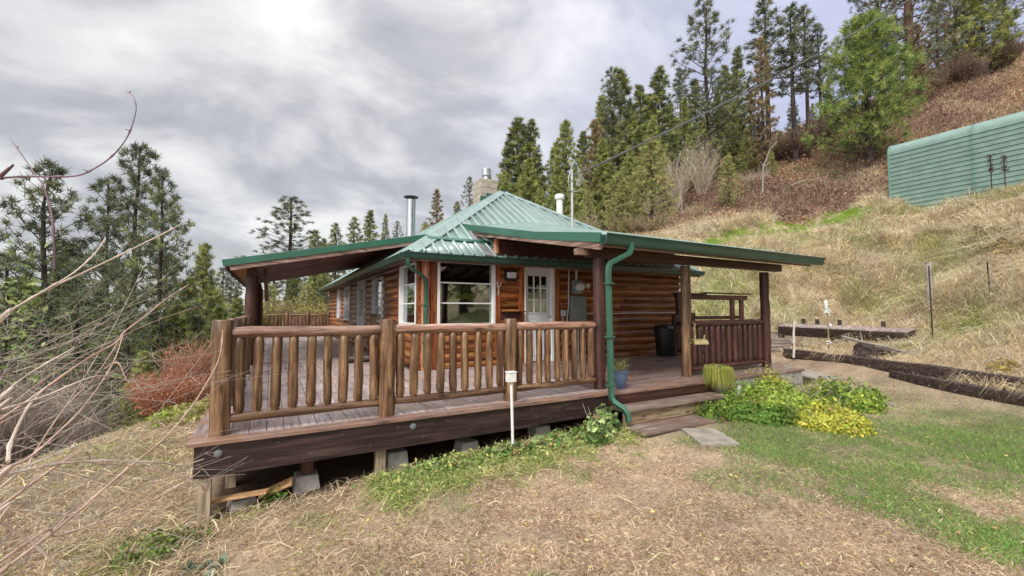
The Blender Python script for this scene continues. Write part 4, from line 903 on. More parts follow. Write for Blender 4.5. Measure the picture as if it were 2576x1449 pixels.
fx,fy=2.44,4.32; t=thing('faucet_post','thin white pipe with a square white box leaning before the railing','pipe',(fx,fy,gz1(fx,fy)))
zz=-gz1(fx,fy); mb=MB(); mb.tube([(0,0,-.1),(-.025,.0,zz+.30)],.017,12); mb.build('pipe',M['white'],t)
mb=MB(); mb.box(-.08,-.035,zz+.29,.025,.04,zz+.40); mb.box(-.086,-.041,zz+.395,.031,.046,zz+.41); mb.build('box',M['white'],t,.005)

q=at(1757,862,6.75); t=thing('bird_feeder','curved bark bird feeder hanging by a stick before the balusters','bird feeder',(q.x,q.y,q.z),R(-28))
mb=MB(); pr=[]
for i in range(13):
    a=math.pi*i/12; pr.append((.095*math.cos(a),.095*math.sin(a)*.8))
for i in range(12,-1,-1):
    a=math.pi*i/12; pr.append((.083*math.cos(a),.083*math.sin(a)*.8-.002))
mb.extr(pr,(-.10,0,-.02),(.12,0,-.02),(0,1,0),(0,0,1),True); mb.build('bark_roof',M['yellowwood'],t)
mb=MB(); mb.tube([(-.05,0,.05),(-.05,.01,.30)],.013,8,.1); mb.tube([(.09,0,.04),(.10,.0,.12)],.014,8,.1); mb.build('hanger',M['yellowwood'],t)
mb=MB(); mb.tube([(-.05,.01,.29),(-.04,.3,.30)],.004,6); mb.build('wire',M['iron'],t)

# small wooden chair by the side wall
t=thing('wooden_chair','wooden spindle back chair beside the side door of the cabin','chair',(1.95,10.9,0),R(-85))
mb=MB(); mb.box(-.22,-.22,.43,.22,.22,.46); mb.build('seat',M['rail_x'],t,.01)
for x in (-.19,.19):
    for y in (-.19,.19): mb=MB(); mb.tube([(x*1.1,y*1.1,0),(x,y,.43)],[.015,.02],8); mb.build('leg',M['rail_z'],t)
mb=MB(); 
for i in range(6): x=-.18+.072*i; mb.tube([(x,.20,.46),(x*1.12,.27,.95)],.010,8)
mb.box(-.24,.255,.94,.24,.285,1.03); mb.build('backrest',M['rail_z'],t)
t=thing('deck_log','short dark log lying on the deck by the side wall','log',(1.75,9.6,.05)); mb=MB(); mb.tube([(-.35,0,0),(.3,.1,0)],.045,10,.05); mb.build('log',M['oldlog'],t)

# timber frame behind the right end of the deck
t=thing('arbor','dark timber frame of beam and paired posts behind the right railing','frame',(9.0,7.5,0))
mb=MB(); mb.box(.0,-.05,1.40,2.95,.05,1.53); mb.build('beam',M['dark_x'],t,.006)
mb=MB(); mb.box(-.05,-.10,1.531,1.1,.10,1.565); mb.box(1.08,-.10,1.566,3.05,.10,1.60); mb.build('top_board',M['dark_x'],t,.004)
for x in (.08,2.30,2.72):
    mb=MB(); mb.box(x-.055,-.045,-.5,x+.055,.045,1.398); mb.build('post',M['dark_z'],t,.006)
mb=MB(); mb.box(.8,.10,.87,2.9,.20,.96); mb.box(.66,.08,-.4,.84,.24,1.05); mb.build('lower_rail',M['dark_x'],t,.006)

# paving
def slab(label,c,s,rz,th=.05,m='paver',grp=None,name='paving_slab',tilt=0):
    z=gz1(c[0],c[1]); mb=MB(); n=9
    P=[]; w,h=s
    for a,b in ((-1,-1),(1,-1),(1,1),(-1,1)): P.append((a*w/2+random.uniform(-.01,.01),b*h/2+random.uniform(-.01,.01)))
    k=len(mb.v); mb.v+=[(x,y,-th) for x,y in P]+[(x,y,.028) for x,y in P]
    for f in ((3,2,1,0),(4,5,6,7),(0,1,5,4),(1,2,6,5),(2,3,7,6),(3,0,4,7)): mb.f.append(tuple(k+i for i in f)); mb.s.append(False)
    o=mb.build(name,M[m],None,.006); o.location=(c[0],c[1],z); o.rotation_euler=(0,tilt,rz); return tag(o,label,'paving slab',grp)
p=at(1783,1103,5.25); slab('grey rectangular stepping stone in the grass below the steps',(p.x,p.y),(.62,.42),R(60))
G='pale slabs of the path beside the logs'
for (u,v,d),s,l in (((2118,948,8.1),(.9,.55),'pale path slab just right of the leafy bed'),((2190,984,7.3),(.55,.4),'small pale slab, nearest and last of the path'),((2045,922,9.3),(.9,.6),'path slab half hidden between the bed and the rotten log'),((1985,903,10.3),(.8,.6),'farthest path slab, right beside the deck corner')):
    q=at(u,v,d); slab(l,(q.x,q.y),s,R(62),.04,'paver',G)

# old logs of the garden bank
def oldlog(name,label,p0,p1,r,m='oldlog',sq=None,grp=None,cat='log'):
    P,Rr=log_pts(p0,p1,r,.25,.006,.04); mb=MB(); mb.tube(P,Rr,12,.05,True,sq); o=mb.build(name,M[m]); return tag(o,label,cat,grp)
def gp(x,y,o=0): return V((x,y,gz1(x,y)+o))
oldlog('retaining_log','upper rotten retaining log along the foot of the grassy bank',gp(12.02,6.45,.12),gp(10.55,3.35,.15),.13,sq=(.12,.11),grp='retaining logs')
oldlog('retaining_log','lower retaining log running out of the picture at right',gp(10.60,3.7,-.02),V((8.6,-.6,-.33)),.12,sq=(.12,.10),grp='retaining logs')
oldlog('retaining_log','second dark log lying on the grass above the lower retaining log',gp(10.72,3.35,.10),V((9.15,-.5,-.12)),.13,sq=(.13,.11),grp='retaining logs')
bl,br_=at(1972,814,13.0),at(2292,828,10.2)
bench=thing('log_bench','long split log bench with pale weathered top on the bank','bench',(bl.x,bl.y,bl.z))
d=(br_-bl); mb=MB(); sd=V((0,0,1)).cross(d.normalized()); 
mb.extr([(-.20,-.20),(-.14,-.34),(.14,-.34),(.20,-.16),(.21,-.025),(-.21,-.09)],(0,0,0),d,sd,(0,0,1)); mb.build('log',M['oldlog'],bench,.015)
mb=MB(); mb.extr([(-.215,-.088),(.205,-.023),(.195,.01),(-.205,-.050)],(-.02*d.x,-.02*d.y,-.02*d.z),d*1.005,sd,(0,0,1)); mb.build('top',M['oldtop'],bench,.01)
mb=MB(); mb.extr([(-.13,-.6),(.13,-.6),(.13,-.26),(-.13,-.26)],d*.03,d*.44,sd,(0,0,1)); mb.build('base',M['timber'],bench,.01)
mb=MB(); mb.box(-.12,-.12,-.75,.12,.12,-.03); mb.build('post',M['oldlog'],bench,.01)
i=0
for u,v in ((2017,806),(2057,805),(2118,809),(2223,812)):
    t0=(u-1972)/(320); q=bl.lerp(br_,t0)+sd.normalized()*.24*(1 if sd.normalized().dot(V((1,1,0)))>0 else -1); mb=MB(); mb.box(-.055,-.045,-.5,.055,.045,.16); o=mb.build('timber_stake',M['oldlog'],None,.006); o.location=(q.x,q.y,q.z); o.rotation_euler=(0,random.uniform(-.1,.1),.3)
    tag(o,['short dark stake behind the left end of the log bench','second dark stake from the left behind the log bench','slightly tilted dark stake behind the middle of the bench','short dark stake behind the right part of the log bench'][i],'stake','stakes behind the log bench'); i+=1
for k,(u,v,d) in enumerate(((1952,833,13.2),(1945,851,12.7),(1940,868,12.2))):
    q=at(u,v,d); mb=MB(); mb.box(-.45,-.13,-.3,.45,.13,.0); o=mb.build('garden_step',M['oldtop'],None,.01); o.location=q; o.rotation_euler=(0,0,R(-28)); tag(o,['top timber step left of the log bench','middle timber step left of the log bench','lowest timber step left of the log bench'][k],'step','timber steps up the bank')
q=at(2175,862,9.6); st_=thing('tree_stump','low dark rotten stump in the dry grass before the bench','stump',(q.x,q.y,q.z-.16))
mb=MB(); mb.tube([(0,0,-.2),(0,0,.06),(.02,0,.12)],[.24,.20,.17],12,.16,True); mb.tube([(.1,-.1,0),(.5,-.7,-.08),(.9,-1.5,-.16)],[.10,.07,.04],8,.1); mb.build('wood',M['oldlog'],st_)
# stakes and posts
q=at(1996,890,11); t=thing('white_stake','forked white driftwood stake at the left end of the bank','stake',(q.x,q.y,q.z-.1)); mb=MB(); mb.tube([(0,0,0),(.05,0,.3),(.04,0,.62),(.10,0,.95)],[.03,.028,.025,.02],8,.08); mb.tube([(.05,0,.32),(-.05,.02,.46)],[.02,.012],8); mb.build('wood',M['driftwood'],t)
q=at(2085,868,10.2); t=thing('garden_stake','tall thin stake with white flowers tied on in front of the bench','stake',(q.x,q.y,q.z-.15))
mb=MB(); mb.tube([(0,0,0),(.0,0,.9),(.06,0,1.30)],.014,8); mb.tube([(-.06,0,1.27),(.26,0,1.26)],.010,6); mb.build('pole',M['yellowwood'],t)
for c in ((-.04,0,1.12),(-.07,0,.95),(.03,0,.86),(.02,0,.98),(.09,0,.60),(-.05,0,.22),(.06,0,.20)):
    mb=MB()
    for k in range(3): mb.ring(V(c)+V((random.uniform(-.03,.03),random.uniform(-.03,.03),random.uniform(-.05,.05))),[(.006,-.02),(.03,0),(.006,.02)],8)
    mb.build('flower',M['petal'],t)
mb=MB(); mb.tube([(-.05,0,1.2),(-.08,0,1.0),(.0,0,.9)],[.04,.025,.035],8,.3); mb.build('ribbon',M['petal'],t)
for l,pp,r in (('arched grey dead branch on the bank left of the shed',[(2190,566,20),(2215,549,20),(2240,548,20),(2262,556,19.8)],.035),('thin dead branch lying on the bank below the shed',[(2290,762,13),(2330,745,12.6),(2385,738,12.2)],.025),('grey dead branch beside the rotten stump',[(2120,858,9.8),(2170,872,9.4),(2230,884,9.0),(2300,905,8.6)],.03),('broken pale branch low on the brown slope',[(1990,470,30),(2030,455,31),(2080,460,31)],.05)):
    P=[at(*a_) for a_ in pp]; o_=P[0]; t=thing('fallen_branch',l,'branch',tuple(o_),0,'dead branches on the hillside'); P=[p-o_+V((0,0,.10)) for p in P]; mb=MB(); mb.tube(P,[r*(1-.2*i) for i in range(len(P))],6,.1)
    for i in range(1,len(P)): mb.tube([P[i],P[i]+V((random.uniform(-.5,.5),random.uniform(-.5,.5),random.uniform(.1,.6)))*r*14],[r*.5,r*.15],5)
    mb.build('wood',M['greytwig'],t)
q=at(2342,802,10.8); t=thing('wood_post','weathered grey wooden fence post on the dry bank','post',(q.x,q.y,q.z)); mb=MB(); mb.tube([(0,0,-.2),(0,0,.5),(.03,0,1.42)],[.075,.07,.065],10,.05); mb.build('wood',M['greytwig'],t)
for l,u,v,d,h in (('thin metal fence stake just right of the grey post',2346,838,9.6,1.5),('thin leaning metal fence stake farthest right on the bank',2497,815,9.8,1.4)):
    q=at(u,v,d); t=thing('fence_stake',l,'stake',(q.x,q.y,q.z),0,'metal fence stakes'); mb=MB(); mb.tube([(0,0,-.2),(-.02 if u<2400 else -.12,0,h)],.014,6); mb.build('rod',M['iron'],t)
q=at(1748+485,0,1)
# flowers by the deck
q=at(1836,977,6.9); t=thing('pink_flower','small pink flowers standing in the bed before the concrete edge','flower',(q.x,q.y,q.z-.2))
mb=MB(); mb.tube([(0,0,0),(0,0,.2)],.004,5); mb.tube([(.03,0,0),(.06,0,.22)],.004,5); mb.build('stem',M['greytwig'],t)
mb=MB(); 
for c in ((0,0,.21),(.05,0,.22),(-.03,0,.23),(.03,0,.25)): mb.ring(c,[(.005,-.015),(.03,0),(.005,.015)],8)
mb.build('petals',M['pink'],t)
# mullein stalks in front of the shed
for k,(u,v0,v1,d) in enumerate(((2494,456,392,17.4),(2528,450,394,17.2))):
    q=at(u,v0,d); h=at(u,v1,d).z-q.z; t=thing('dead_stalk',['dead dark flower stalk before the green shed wall, left of the pair','dead dark flower stalk before the green shed wall, right of the pair'][k],'dead plant',(q.x,q.y,q.z-.3),0,'dead stalks by the shed')
    mb=MB(); mb.tube([(0,0,0),(.05*k,0,h+.3)],.02,6); mb.build('stem',M['oldlog'],t); n=160; zz_=RNG.uniform(.5,1.05,n)*(h+.3)
    vs,F,cc=leaves(np.stack([RNG.normal(0,.055,n)+.05*k,RNG.normal(0,.055,n),zz_],1),RNG.normal(size=(n,3)),.07,A_(.09,.06,.055)*RNG.uniform(.6,1.3,(n,1))); point_mesh('seed_head',vs,F,4,M['veg'],cc,t)

# ------------------------------------------------------------------ green metal shed
SX,SY1,SY0,SZ0,SZ1=28.6,9.8,-7.0,7.2,9.52
shed=thing('metal_shed','long green ribbed metal shed with rounded eaves on the hillside','shed',(SX,SY1,0))
prof=[]; z=SZ0-1.2
def rib_path():
    """outline from the ground over the rounded eave to the ridge; (out, z)"""
    P=[(0,SZ0-1.2)]; z=SZ0-1.2
    while z<SZ1-.1:
        P+=[(0,z+.16),(-.04,z+.165),(-.04,z+.205),(0,z+.225)]; z+=.23
    r=.55; zc=z+.0
    for i in range(1,9):
        a=math.pi/2*.86*i/8; P.append((r-r*math.cos(a),zc+r*math.sin(a)))
    o0,zz=P[-1]; sx,sz=math.cos(math.pi/2*.14),math.sin(math.pi/2*.14)
    dx,dz=math.sin(math.pi/2*.86)*0+sx,sz
    for k in range(14): P+=[(o0+dx*(.2*k+.13),zz+dz*(.2*k+.13)),(o0+dx*(.2*k+.15)-.004,zz+dz*(.2*k+.15)+.02),(o0+dx*(.2*k+.18),zz+dz*(.2*k+.18)+.02),(o0+dx*(.2*k+.2),zz+dz*(.2*k+.2))]
    return P
P=rib_path(); mb=MB(); 
for (a,za),(b_,zb) in zip(P[:-1],P[1:]): mb.quad((a,0,za),(b_,0,zb),(b_,SY0-SY1,zb),(a,SY0-SY1,za))
top=P[-1]
mb.build('ribbed_wall',M['shed'],shed)
for yy_ in (-3.1,-6.2,-9.3,-12.4):
    mb=MB()
    for (a,za),(b_,zb) in zip(P[:-1],P[1:]): mb.quad((a-.046,yy_+.03,za),(b_-.046,yy_+.03,zb),(b_-.046,yy_-.03,zb),(a-.046,yy_-.03,za))
    mb.build('panel_joint',M['shedtrim'],shed)
mb=MB(); q2=[(a,0,z) for a,z in P]; mb.quad(*( [(x,.0,z) for x,_,z in q2[::3]] + [(q2[-1][0],0,q2[-1][2]),(q2[-1][0],0,SZ0-1.2)] )); mb.build('end_wall',M['shed'],shed)
mb=MB(); mb.tube([(a-.012,.02,z) for a,z in [(0,SZ0-1.2),(0,SZ1-.15)]+[p for p in P if p[1]>SZ1-.05][:9]],.045,8); mb.build('corner_trim',M['shedtrim'],shed)
mb=MB(); mb.quad((top[0],0,top[1]),(top[0]*2,0,SZ1),(top[0]*2,SY0-SY1,SZ1),(top[0],SY0-SY1,top[1])); mb.box(top[0]*2-.05,0,SZ0-1,top[0]*2,SY0-SY1,SZ1-.01); mb.build('far_side',M['shed'],shed)

# ------------------------------------------------------------------ overhead line
a0=V((mx_+.05,my_-.02,4.72)); b0=at(2560,-185,19)
P=[]
for i in range(41):
    t_=i/40; p=a0.lerp(b0,t_); p.z-=4*t_*(1-t_)*.55; P.append(p)
P2=[p+V((.03*math.sin(i*1.3),0,.03*math.cos(i*1.3))) for i,p in enumerate(P)]
mb=MB(); mb.tube(P,.022,6); mb.tube(P2,.015,6); o=mb.build('power_line',M['cable']); tag(o,'twisted overhead power line rising from the roof mast to upper right','power line')

# ------------------------------------------------------------------ leafy plants
def blob(name,label,cat,c,sx,sy,sz,n,cols,size,mt='veg',stems=0,parent=None,lump=5,sizez=None,grp=None,base=0):
    """plant with leaves gathered on several overlapping mounds, plus stems"""
    z0=gz1(c[0],c[1]); t=thing(name,label,cat,(c[0],c[1],z0),0,grp); P=[];Cc=[]
    lm=[(RNG.uniform(-.6,.6)*sx,RNG.uniform(-.6,.6)*sy,RNG.uniform(.25,.6)) for _ in range(lump)]+[(0,0,.62)]
    per=n//len(lm)
    for lx,ly,s in lm:
        d=RNG.normal(size=(per,3)); d=unit(d); r=RNG.random((per,1))**.33*(.75+.35*RNG.random((per,1)))
        q=d*r*A_(sx*s,sy*s,sz*s*1.5); q[:,0]+=lx; q[:,1]+=ly; q[:,2]=np.abs(q[:,2])
        q[:,2]+=gz(q[:,0]+c[0],q[:,1]+c[1])-z0+base
        P.append(q); k=RNG.integers(0,len(cols)); kk=np.where(RNG.random(per)<.55,k,RNG.integers(0,len(cols),per)); Cc.append(np.array(cols)[kk]*RNG.uniform(.65,1.3,(per,1)))
    P=np.concatenate(P); Cc=np.concatenate(Cc); m_=len(P)
    nr=unit(P*A_(1,1,1.6))+RNG.normal(size=P.shape)*.55
    Cc[RNG.random(m_)<.05]=(.30,.20,.10); vs,F,cc=leaves(P,nr,size*np.exp(RNG.normal(-.1,.38,m_)),Cc,.7); point_mesh('leaves',vs,F,4,M[mt],cc,t)
    if stems:
        mb=MB()
        for i in range(stems):
            a=random.uniform(0,6.28); r=random.uniform(.1,.8); e=V((math.cos(a)*sx*r,math.sin(a)*sy*r,sz*random.uniform(.5,1.0)))
            mb.tube([(e.x*.25,e.y*.25,0),(e.x*.7,e.y*.7,e.z*.55),tuple(e)],[.007,.005,.003],5)
        mb.build('stems',M['greytwig'],t)
    return t
GY=[(.24,.36,.06),(.34,.45,.08),(.44,.50,.10),(.15,.27,.05),(.28,.38,.07),(.20,.31,.06)]
GYL=[(.56,.55,.09),(.42,.50,.07),(.60,.48,.13),(.30,.42,.07)]
q=at(1965,1012,6.8); blob('garden_plant','dense bright green leafy mound filling the bed right of the steps','plant',(q.x,q.y),1.12,.95,.52,24000,GY,.038,stems=24,lump=9,grp='leafy plants in the front bed')
q=at(2080,1075,5.9); blob('garden_plant','low yellow green leafy clump at the front edge of the bed','plant',(q.x,q.y),.8,.55,.40,12000,GYL,.034,stems=12,lump=6,grp='leafy plants in the front bed')
q=at(1890,1035,6.1); blob('garden_plant','dark green leafy clump next to the lowest step','plant',(q.x,q.y),.70,.5,.26,7000,[(.10,.20,.04),(.15,.26,.05),(.20,.30,.05)],.05,stems=10,lump=6,grp='leafy plants in the front bed')
q=at(1935,955,7.6); blob('garden_plant','feathery yellow sprigs rising at the back of the bed','plant',(q.x,q.y),.55,.4,.62,3800,GYL+[(.45,.25,.12)],.04,stems=16,lump=5,grp='leafy plants in the front bed')
q=at(2120,990,7.2); blob('garden_plant','fresh green leafy clump at the right end of the bed','plant',(q.x,q.y),.7,.65,.50,7000,GY,.045,stems=10,lump=6,grp='leafy plants in the front bed')
IV=[(.10,.19,.05),(.17,.28,.08),(.26,.37,.13),(.36,.45,.20)]
blob('ivy_clump','glossy green ivy heaped round the foot of the downspout','ivy',(3.66,4.24),.40,.24,.38,2300,IV,.062,stems=8,lump=5,grp='ivy along the deck')
blob('ivy_clump','ivy creeping from the steps along the deck edge','ivy',(3.1,4.12),.75,.28,.20,2300,IV+[(.32,.38,.12)],.055,stems=8,lump=6,grp='ivy along the deck')
blob('ivy_clump','low ivy sprawling at the foot of the white pipe','ivy',(2.25,4.25),.65,.25,.18,1500,IV+[(.36,.40,.14)],.055,stems=8,lump=6,grp='ivy along the deck')
blob('ivy_clump','thin ivy patch in front of the square timber leg','ivy',(1.45,4.35),.45,.22,.15,650,IV,.055,stems=6,lump=5,grp='ivy along the deck')
blob('weed_patch','fresh green weeds round the foot of the corner leg','weeds',(-.72,4.28),.38,.32,.20,900,[(.16,.24,.06),(.24,.32,.08),(.11,.18,.05)],.028,stems=5,grp='weeds on the left slope')
blob('weed_patch','pale grey green leaves fallen beside the corner leg','weeds',(-.35,3.75),.20,.18,.07,70,[(.33,.38,.30),(.24,.30,.22)],.055,grp='weeds on the left slope')
blob('weed_patch','small green weeds between the first two pier blocks','weeds',(.08,4.62),.16,.10,.18,150,[(.18,.32,.06),(.12,.22,.05)],.045,grp='weeds on the left slope')
blob('weed_patch','bright yellow green weed patch on the slope left of the deck','weeds',(-1.75,4.3),.30,.25,.07,500,[(.36,.46,.06),(.28,.40,.05)],.03,grp='weeds on the left slope')
blob('weed_patch','yellow green mound on the crest behind the left deck edge','weeds',(-1.15,8.6),.55,.9,.25,1600,[(.32,.38,.08),(.24,.30,.06),(.42,.38,.16)],.05,grp='weeds on the left slope')
q=at(2440,795,9.6); blob('bank_plant','light green leafy weed between the two thin fence stakes','plant',(q.x,q.y),.38,.38,.32,1500,[(.36,.42,.10),(.26,.34,.08)],.05,stems=4)
q=at(2530,690,12.0); blob('bank_plant','olive and rust leafed bush at the right edge of the bank','bush',(q.x,q.y),1.1,1.6,.9,7000,[(.26,.22,.08),(.34,.27,.10),(.20,.13,.06),(.40,.22,.08)],.08,stems=14,lump=8)
q=at(2560,560,13.5); blob('bank_plant','olive bush high on the bank below the shed at right','bush',(q.x,q.y),1.0,1.4,.8,5000,[(.24,.19,.08),(.32,.25,.10),(.17,.10,.05)],.08,stems=12,lump=8)
q=at(2985/3072*2576,1110/1.1925,7.3); q=at(2510,930,7.4); blob('bank_plant','small ochre leaved plant on the bank near the right edge','plant',(q.x,q.y),.35,.35,.30,900,[(.40,.30,.06),(.30,.22,.06)],.05,stems=4)
q=at(2050,655,14.6); blob('bank_plant','yellow leaved patch on the bank right of the porch roof','plant',(q.x,q.y),.8,.5,.25,1400,[(.52,.47,.10),(.44,.40,.14)],.05)

# bushes with bare twigs and small leaves
def twig_bush(name,label,cat,c,r,h,n,tcol,lcol,lf,sz=.05,wd=.012,grp=None,zb=None):
    z0=gz1(*c) if zb is None else zb; t=thing(name,label,cat,(c[0],c[1],z0),0,grp)
    th=RNG.uniform(0,6.28,n); tl=RNG.uniform(0,1,n)**.6; d=np.stack([np.cos(th)*tl*r/h,np.sin(th)*tl*r/h,np.ones(n)],1)
    base=np.stack([np.cos(th)*r*.15*RNG.random(n),np.sin(th)*r*.15*RNG.random(n),np.zeros(n)],1); ln=h*RNG.uniform(.6,1.1,n)/np.sqrt(1+0*tl)
    v=[blades(base,d,ln,wd*1.4,np.array(tcol)*RNG.uniform(.7,1.25,(n,1)),np.stack([np.cos(th),np.sin(th),-.3*np.ones(n)],1)*.12*h)]
    m_=n*7; i=RNG.integers(0,n,m_); f=RNG.uniform(.25,1,m_); pos=base[i]+d[i]/np.linalg.norm(d[i],axis=1,keepdims=True)*(ln[i]*f)[:,None]
    v.append(needles(pos,RNG.normal(size=(m_,3))+A_(0,0,.7)+d[i],h*RNG.uniform(.1,.32,m_),wd,np.array(tcol)*RNG.uniform(.7,1.3,(m_,1))))
    vs,F,cc=merge(v); point_mesh('twigs',vs,F,3,M['veg'],cc,t)
    if lf:
        i=RNG.integers(0,m_,lf); P=pos[i]+RNG.normal(size=(lf,3))*h*.07; ci=RNG.integers(0,len(lcol),lf)
        vs,F,cc=leaves(P,RNG.normal(size=(lf,3)),sz,np.array(lcol)[ci]*RNG.uniform(.7,1.3,(lf,1)),.7); point_mesh('leaves',vs,F,4,M['veg'],cc,t)
    return t
RED=[(.58,.18,.10),(.46,.14,.08),(.62,.27,.15)]
q=at(440,1012,10.0); twig_bush('red_bush','red twigged bush on the crest left of the deck railing','bush',(q.x,q.y),1.1,1.25,650,(.46,.24,.17),RED,4200,.05,.013,'red bushes on the left slope')
q=at(520,985,11.2); twig_bush('red_bush','reddish bush just behind the corner railing post','bush',(q.x,q.y),1.1,1.75,600,(.46,.27,.20),RED,2600,.05,.013,'red bushes on the left slope')
q=at(308,1050,9.6); twig_bush('red_bush','smaller low red bush farther down the left slope','bush',(q.x,q.y),.5,.55,300,(.40,.12,.12),RED,1200,.045,.012,'red bushes on the left slope')
q=at(790,835,27); twig_bush('far_bush','bright yellow leaved bush beyond the far railing','bush',(q.x,q.y),1.7,2.2,260,(.3,.24,.14),[(.55,.48,.08),(.48,.42,.12)],2400,.13,.03,'bushes beyond the far railing',-0.6)
q=at(700,830,29); twig_bush('far_bush','yellow green bush beyond the far railing beside the porch post','bush',(q.x,q.y),2.3,2.7,260,(.3,.24,.14),[(.40,.38,.10),(.50,.44,.14)],2200,.13,.03,'bushes beyond the far railing',-.8)
q=at(765,830,25.5); twig_bush('far_bush','dusty pink leafed bush just behind the far railing','bush',(q.x,q.y),1.5,1.3,260,(.34,.20,.16),[(.44,.26,.20),(.38,.20,.15)],2400,.10,.03,'bushes beyond the far railing',-.4)
for k,(u,v,d,r,h) in enumerate(((170,1000,12,1.8,2.4),(330,1010,14,1.8,1.9),(60,980,10,1.6,2.4),(240,960,17,2.2,3.0))):
    q=at(u,v,d); twig_bush('bare_bush',['tangle of grey bare twigs on the left slope','grey twiggy bush before the dark pines at left','bare bush near the left edge of the picture','tall bare grey bush deeper in the left trees'][k],'bush',(q.x,q.y),r,h,330,(.33,.27,.24),RED,200,.05,.014,'bare bushes on the left slope')
for k,(u,v,d,r,h) in enumerate(((1700,480,36,1.7,4.6),(1765,470,37,1.8,5.0),(1640,560,33,1.8,2.6),(1900,450,36,1.5,1.8),(1480,610,35,1.8,2.4))):
    q=at(u,v,d); twig_bush('bare_shrub',['tall pale bare shrub on the hill above the roof','tallest pale bare shrub below the high pine','bare tan shrub behind the service mast','low grey thorny shrub right of the small pine','wide bare shrub behind the roof hip'][k],'shrub',(q.x,q.y),r,h,120,(.56,.47,.39),[(.40,.26,.16)],120,.10,.022,'bare shrubs on the hillside')

# ------------------------------------------------------------------ pines
def pine_mesh(seed,H,Rm,nb,cbase,tpb,nn,nl,nw,cols,up=.25,prof=.75,limb=1.0,bark='bark',fork=False,tr=.014,clump=1.0,low=.55):
    """one pine: tapered trunk with limbs (mesh 1), needle tufts (mesh 2); cbase = crown start as fraction of H"""
    rg=np.random.default_rng(seed); rd=random.Random(seed); mb=MB(); pos=[];dr=[];cc=[]
    pts=[(rd.uniform(-.02,.02)*H*.3*(i/9),rd.uniform(-.02,.02)*H*.3*(i/9),H*i/9) for i in range(10)]; pts[0]=(0,0,-2.0)
    mb.tube(pts,[H*tr*(1-.9*i/9)+.015 for i in range(10)],9,.06)
    def trunk(h):
        f=max(0,min(8.999,h/H*9)); i=int(f); a,b=V(pts[i]),V(pts[i+1]); 
        if i==0: a=V((0,0,0))
        return a.lerp(b,f-i)
    ga=0
    for k in range(nb):
        t=(k+.5)/nb; hh=H*(cbase+(1-cbase)*t**.92)*.99; ga+=2.39996+rd.uniform(-.5,.5)
        rel=(hh/H-cbase)/(1-cbase); L=Rm*((1-rel)**prof*(low+(1-low)*min(1,rel/.28))+.05)*rd.uniform(.72,1.12)*limb
        if rd.random()<.06: L*=.45
        o=trunk(hh); u0=up+rd.uniform(-.18,.18)+rel*.45-(1-rel)*.12; d=V((math.cos(ga),math.sin(ga),u0)).normalized(); P=[o]; cur=d.copy(); seg=5
        for s in range(seg): cur=(cur+V((rd.uniform(-.12,.12),rd.uniform(-.12,.12),.085+rd.uniform(-.06,.08)))).normalized(); P.append(P[-1]+cur*L/seg)
        br=max(.012,.055*H/14*(1-rel)*(L/Rm)+.01); mb.tube(P,[br*(1-.8*i/seg)+.004 for i in range(seg+1)],5)
        ntf=max(3,int(tpb*(.35+L/Rm)))
        for j in range(ntf):
            f=1-rd.random()**1.5*.78 if j else 1; x=f*seg; i=min(seg-1,int(x)); p=P[i].lerp(P[i+1],x-i)
            if f<.98:
                off=V((rd.gauss(0,1),rd.gauss(0,1),rd.gauss(.15,.6))); off=off*(L*.17*(1.15-f*.5)+.05)
                e=p+off; 
                if j%2==0: mb.tube([p,p.lerp(e,.5)+V((0,0,-.02)),e],[.014,.01,.006],4)
            else: e=p
            dd=(e-o).normalized()*.7+V((0,0,.45)); pos.append(e); dr.append(dd); cc.append((rd.random(),rd.random()))
    pos=np.array(pos); dr=unit(np.array(dr)); cc=np.array(cc); m_=len(pos)
    Pn=np.repeat(pos,nn,0); D=unit(rg.normal(size=(m_*nn,3))+np.repeat(dr,nn,0)*.9)
    Pn=Pn+rg.normal(size=Pn.shape)*nl*.16*clump
    ci=(np.repeat(cc[:,0],nn)*len(cols)).astype(int).clip(0,len(cols)-1); colr=np.array(cols)[ci]*(.7+.6*np.repeat(cc[:,1],nn))[:,None]*rg.uniform(.75,1.25,(m_*nn,1))
    N_=len(Pn); sd=unit(np.cross(D,rg.normal(size=(N_,3)))); ln=nl*rg.uniform(.6,1.2,(N_,1)); 
    vs=np.stack([Pn-sd*nw*.5,Pn+sd*nw*.5,Pn+D*ln],1).reshape(-1,3); F=np.arange(N_*3).reshape(-1,3)
    return mb,(vs,F,np.repeat(colr,3,0)),bark,H
DK=[(.15,.175,.11),(.205,.235,.135),(.105,.125,.085),(.27,.28,.165)]  # needle colours lightened to stand in for haze over the left pines
GR=[(.29,.33,.11),(.41,.44,.15),(.19,.235,.085),(.49,.49,.19)]
OL=[(.36,.38,.15),(.46,.47,.20),(.27,.30,.12),(.48,.42,.20)]
BR=[(.32,.22,.13),(.40,.27,.16),(.26,.21,.11),(.24,.25,.11)]
BG=[(.21,.29,.075),(.30,.37,.10),(.13,.20,.055),(.38,.43,.15)]
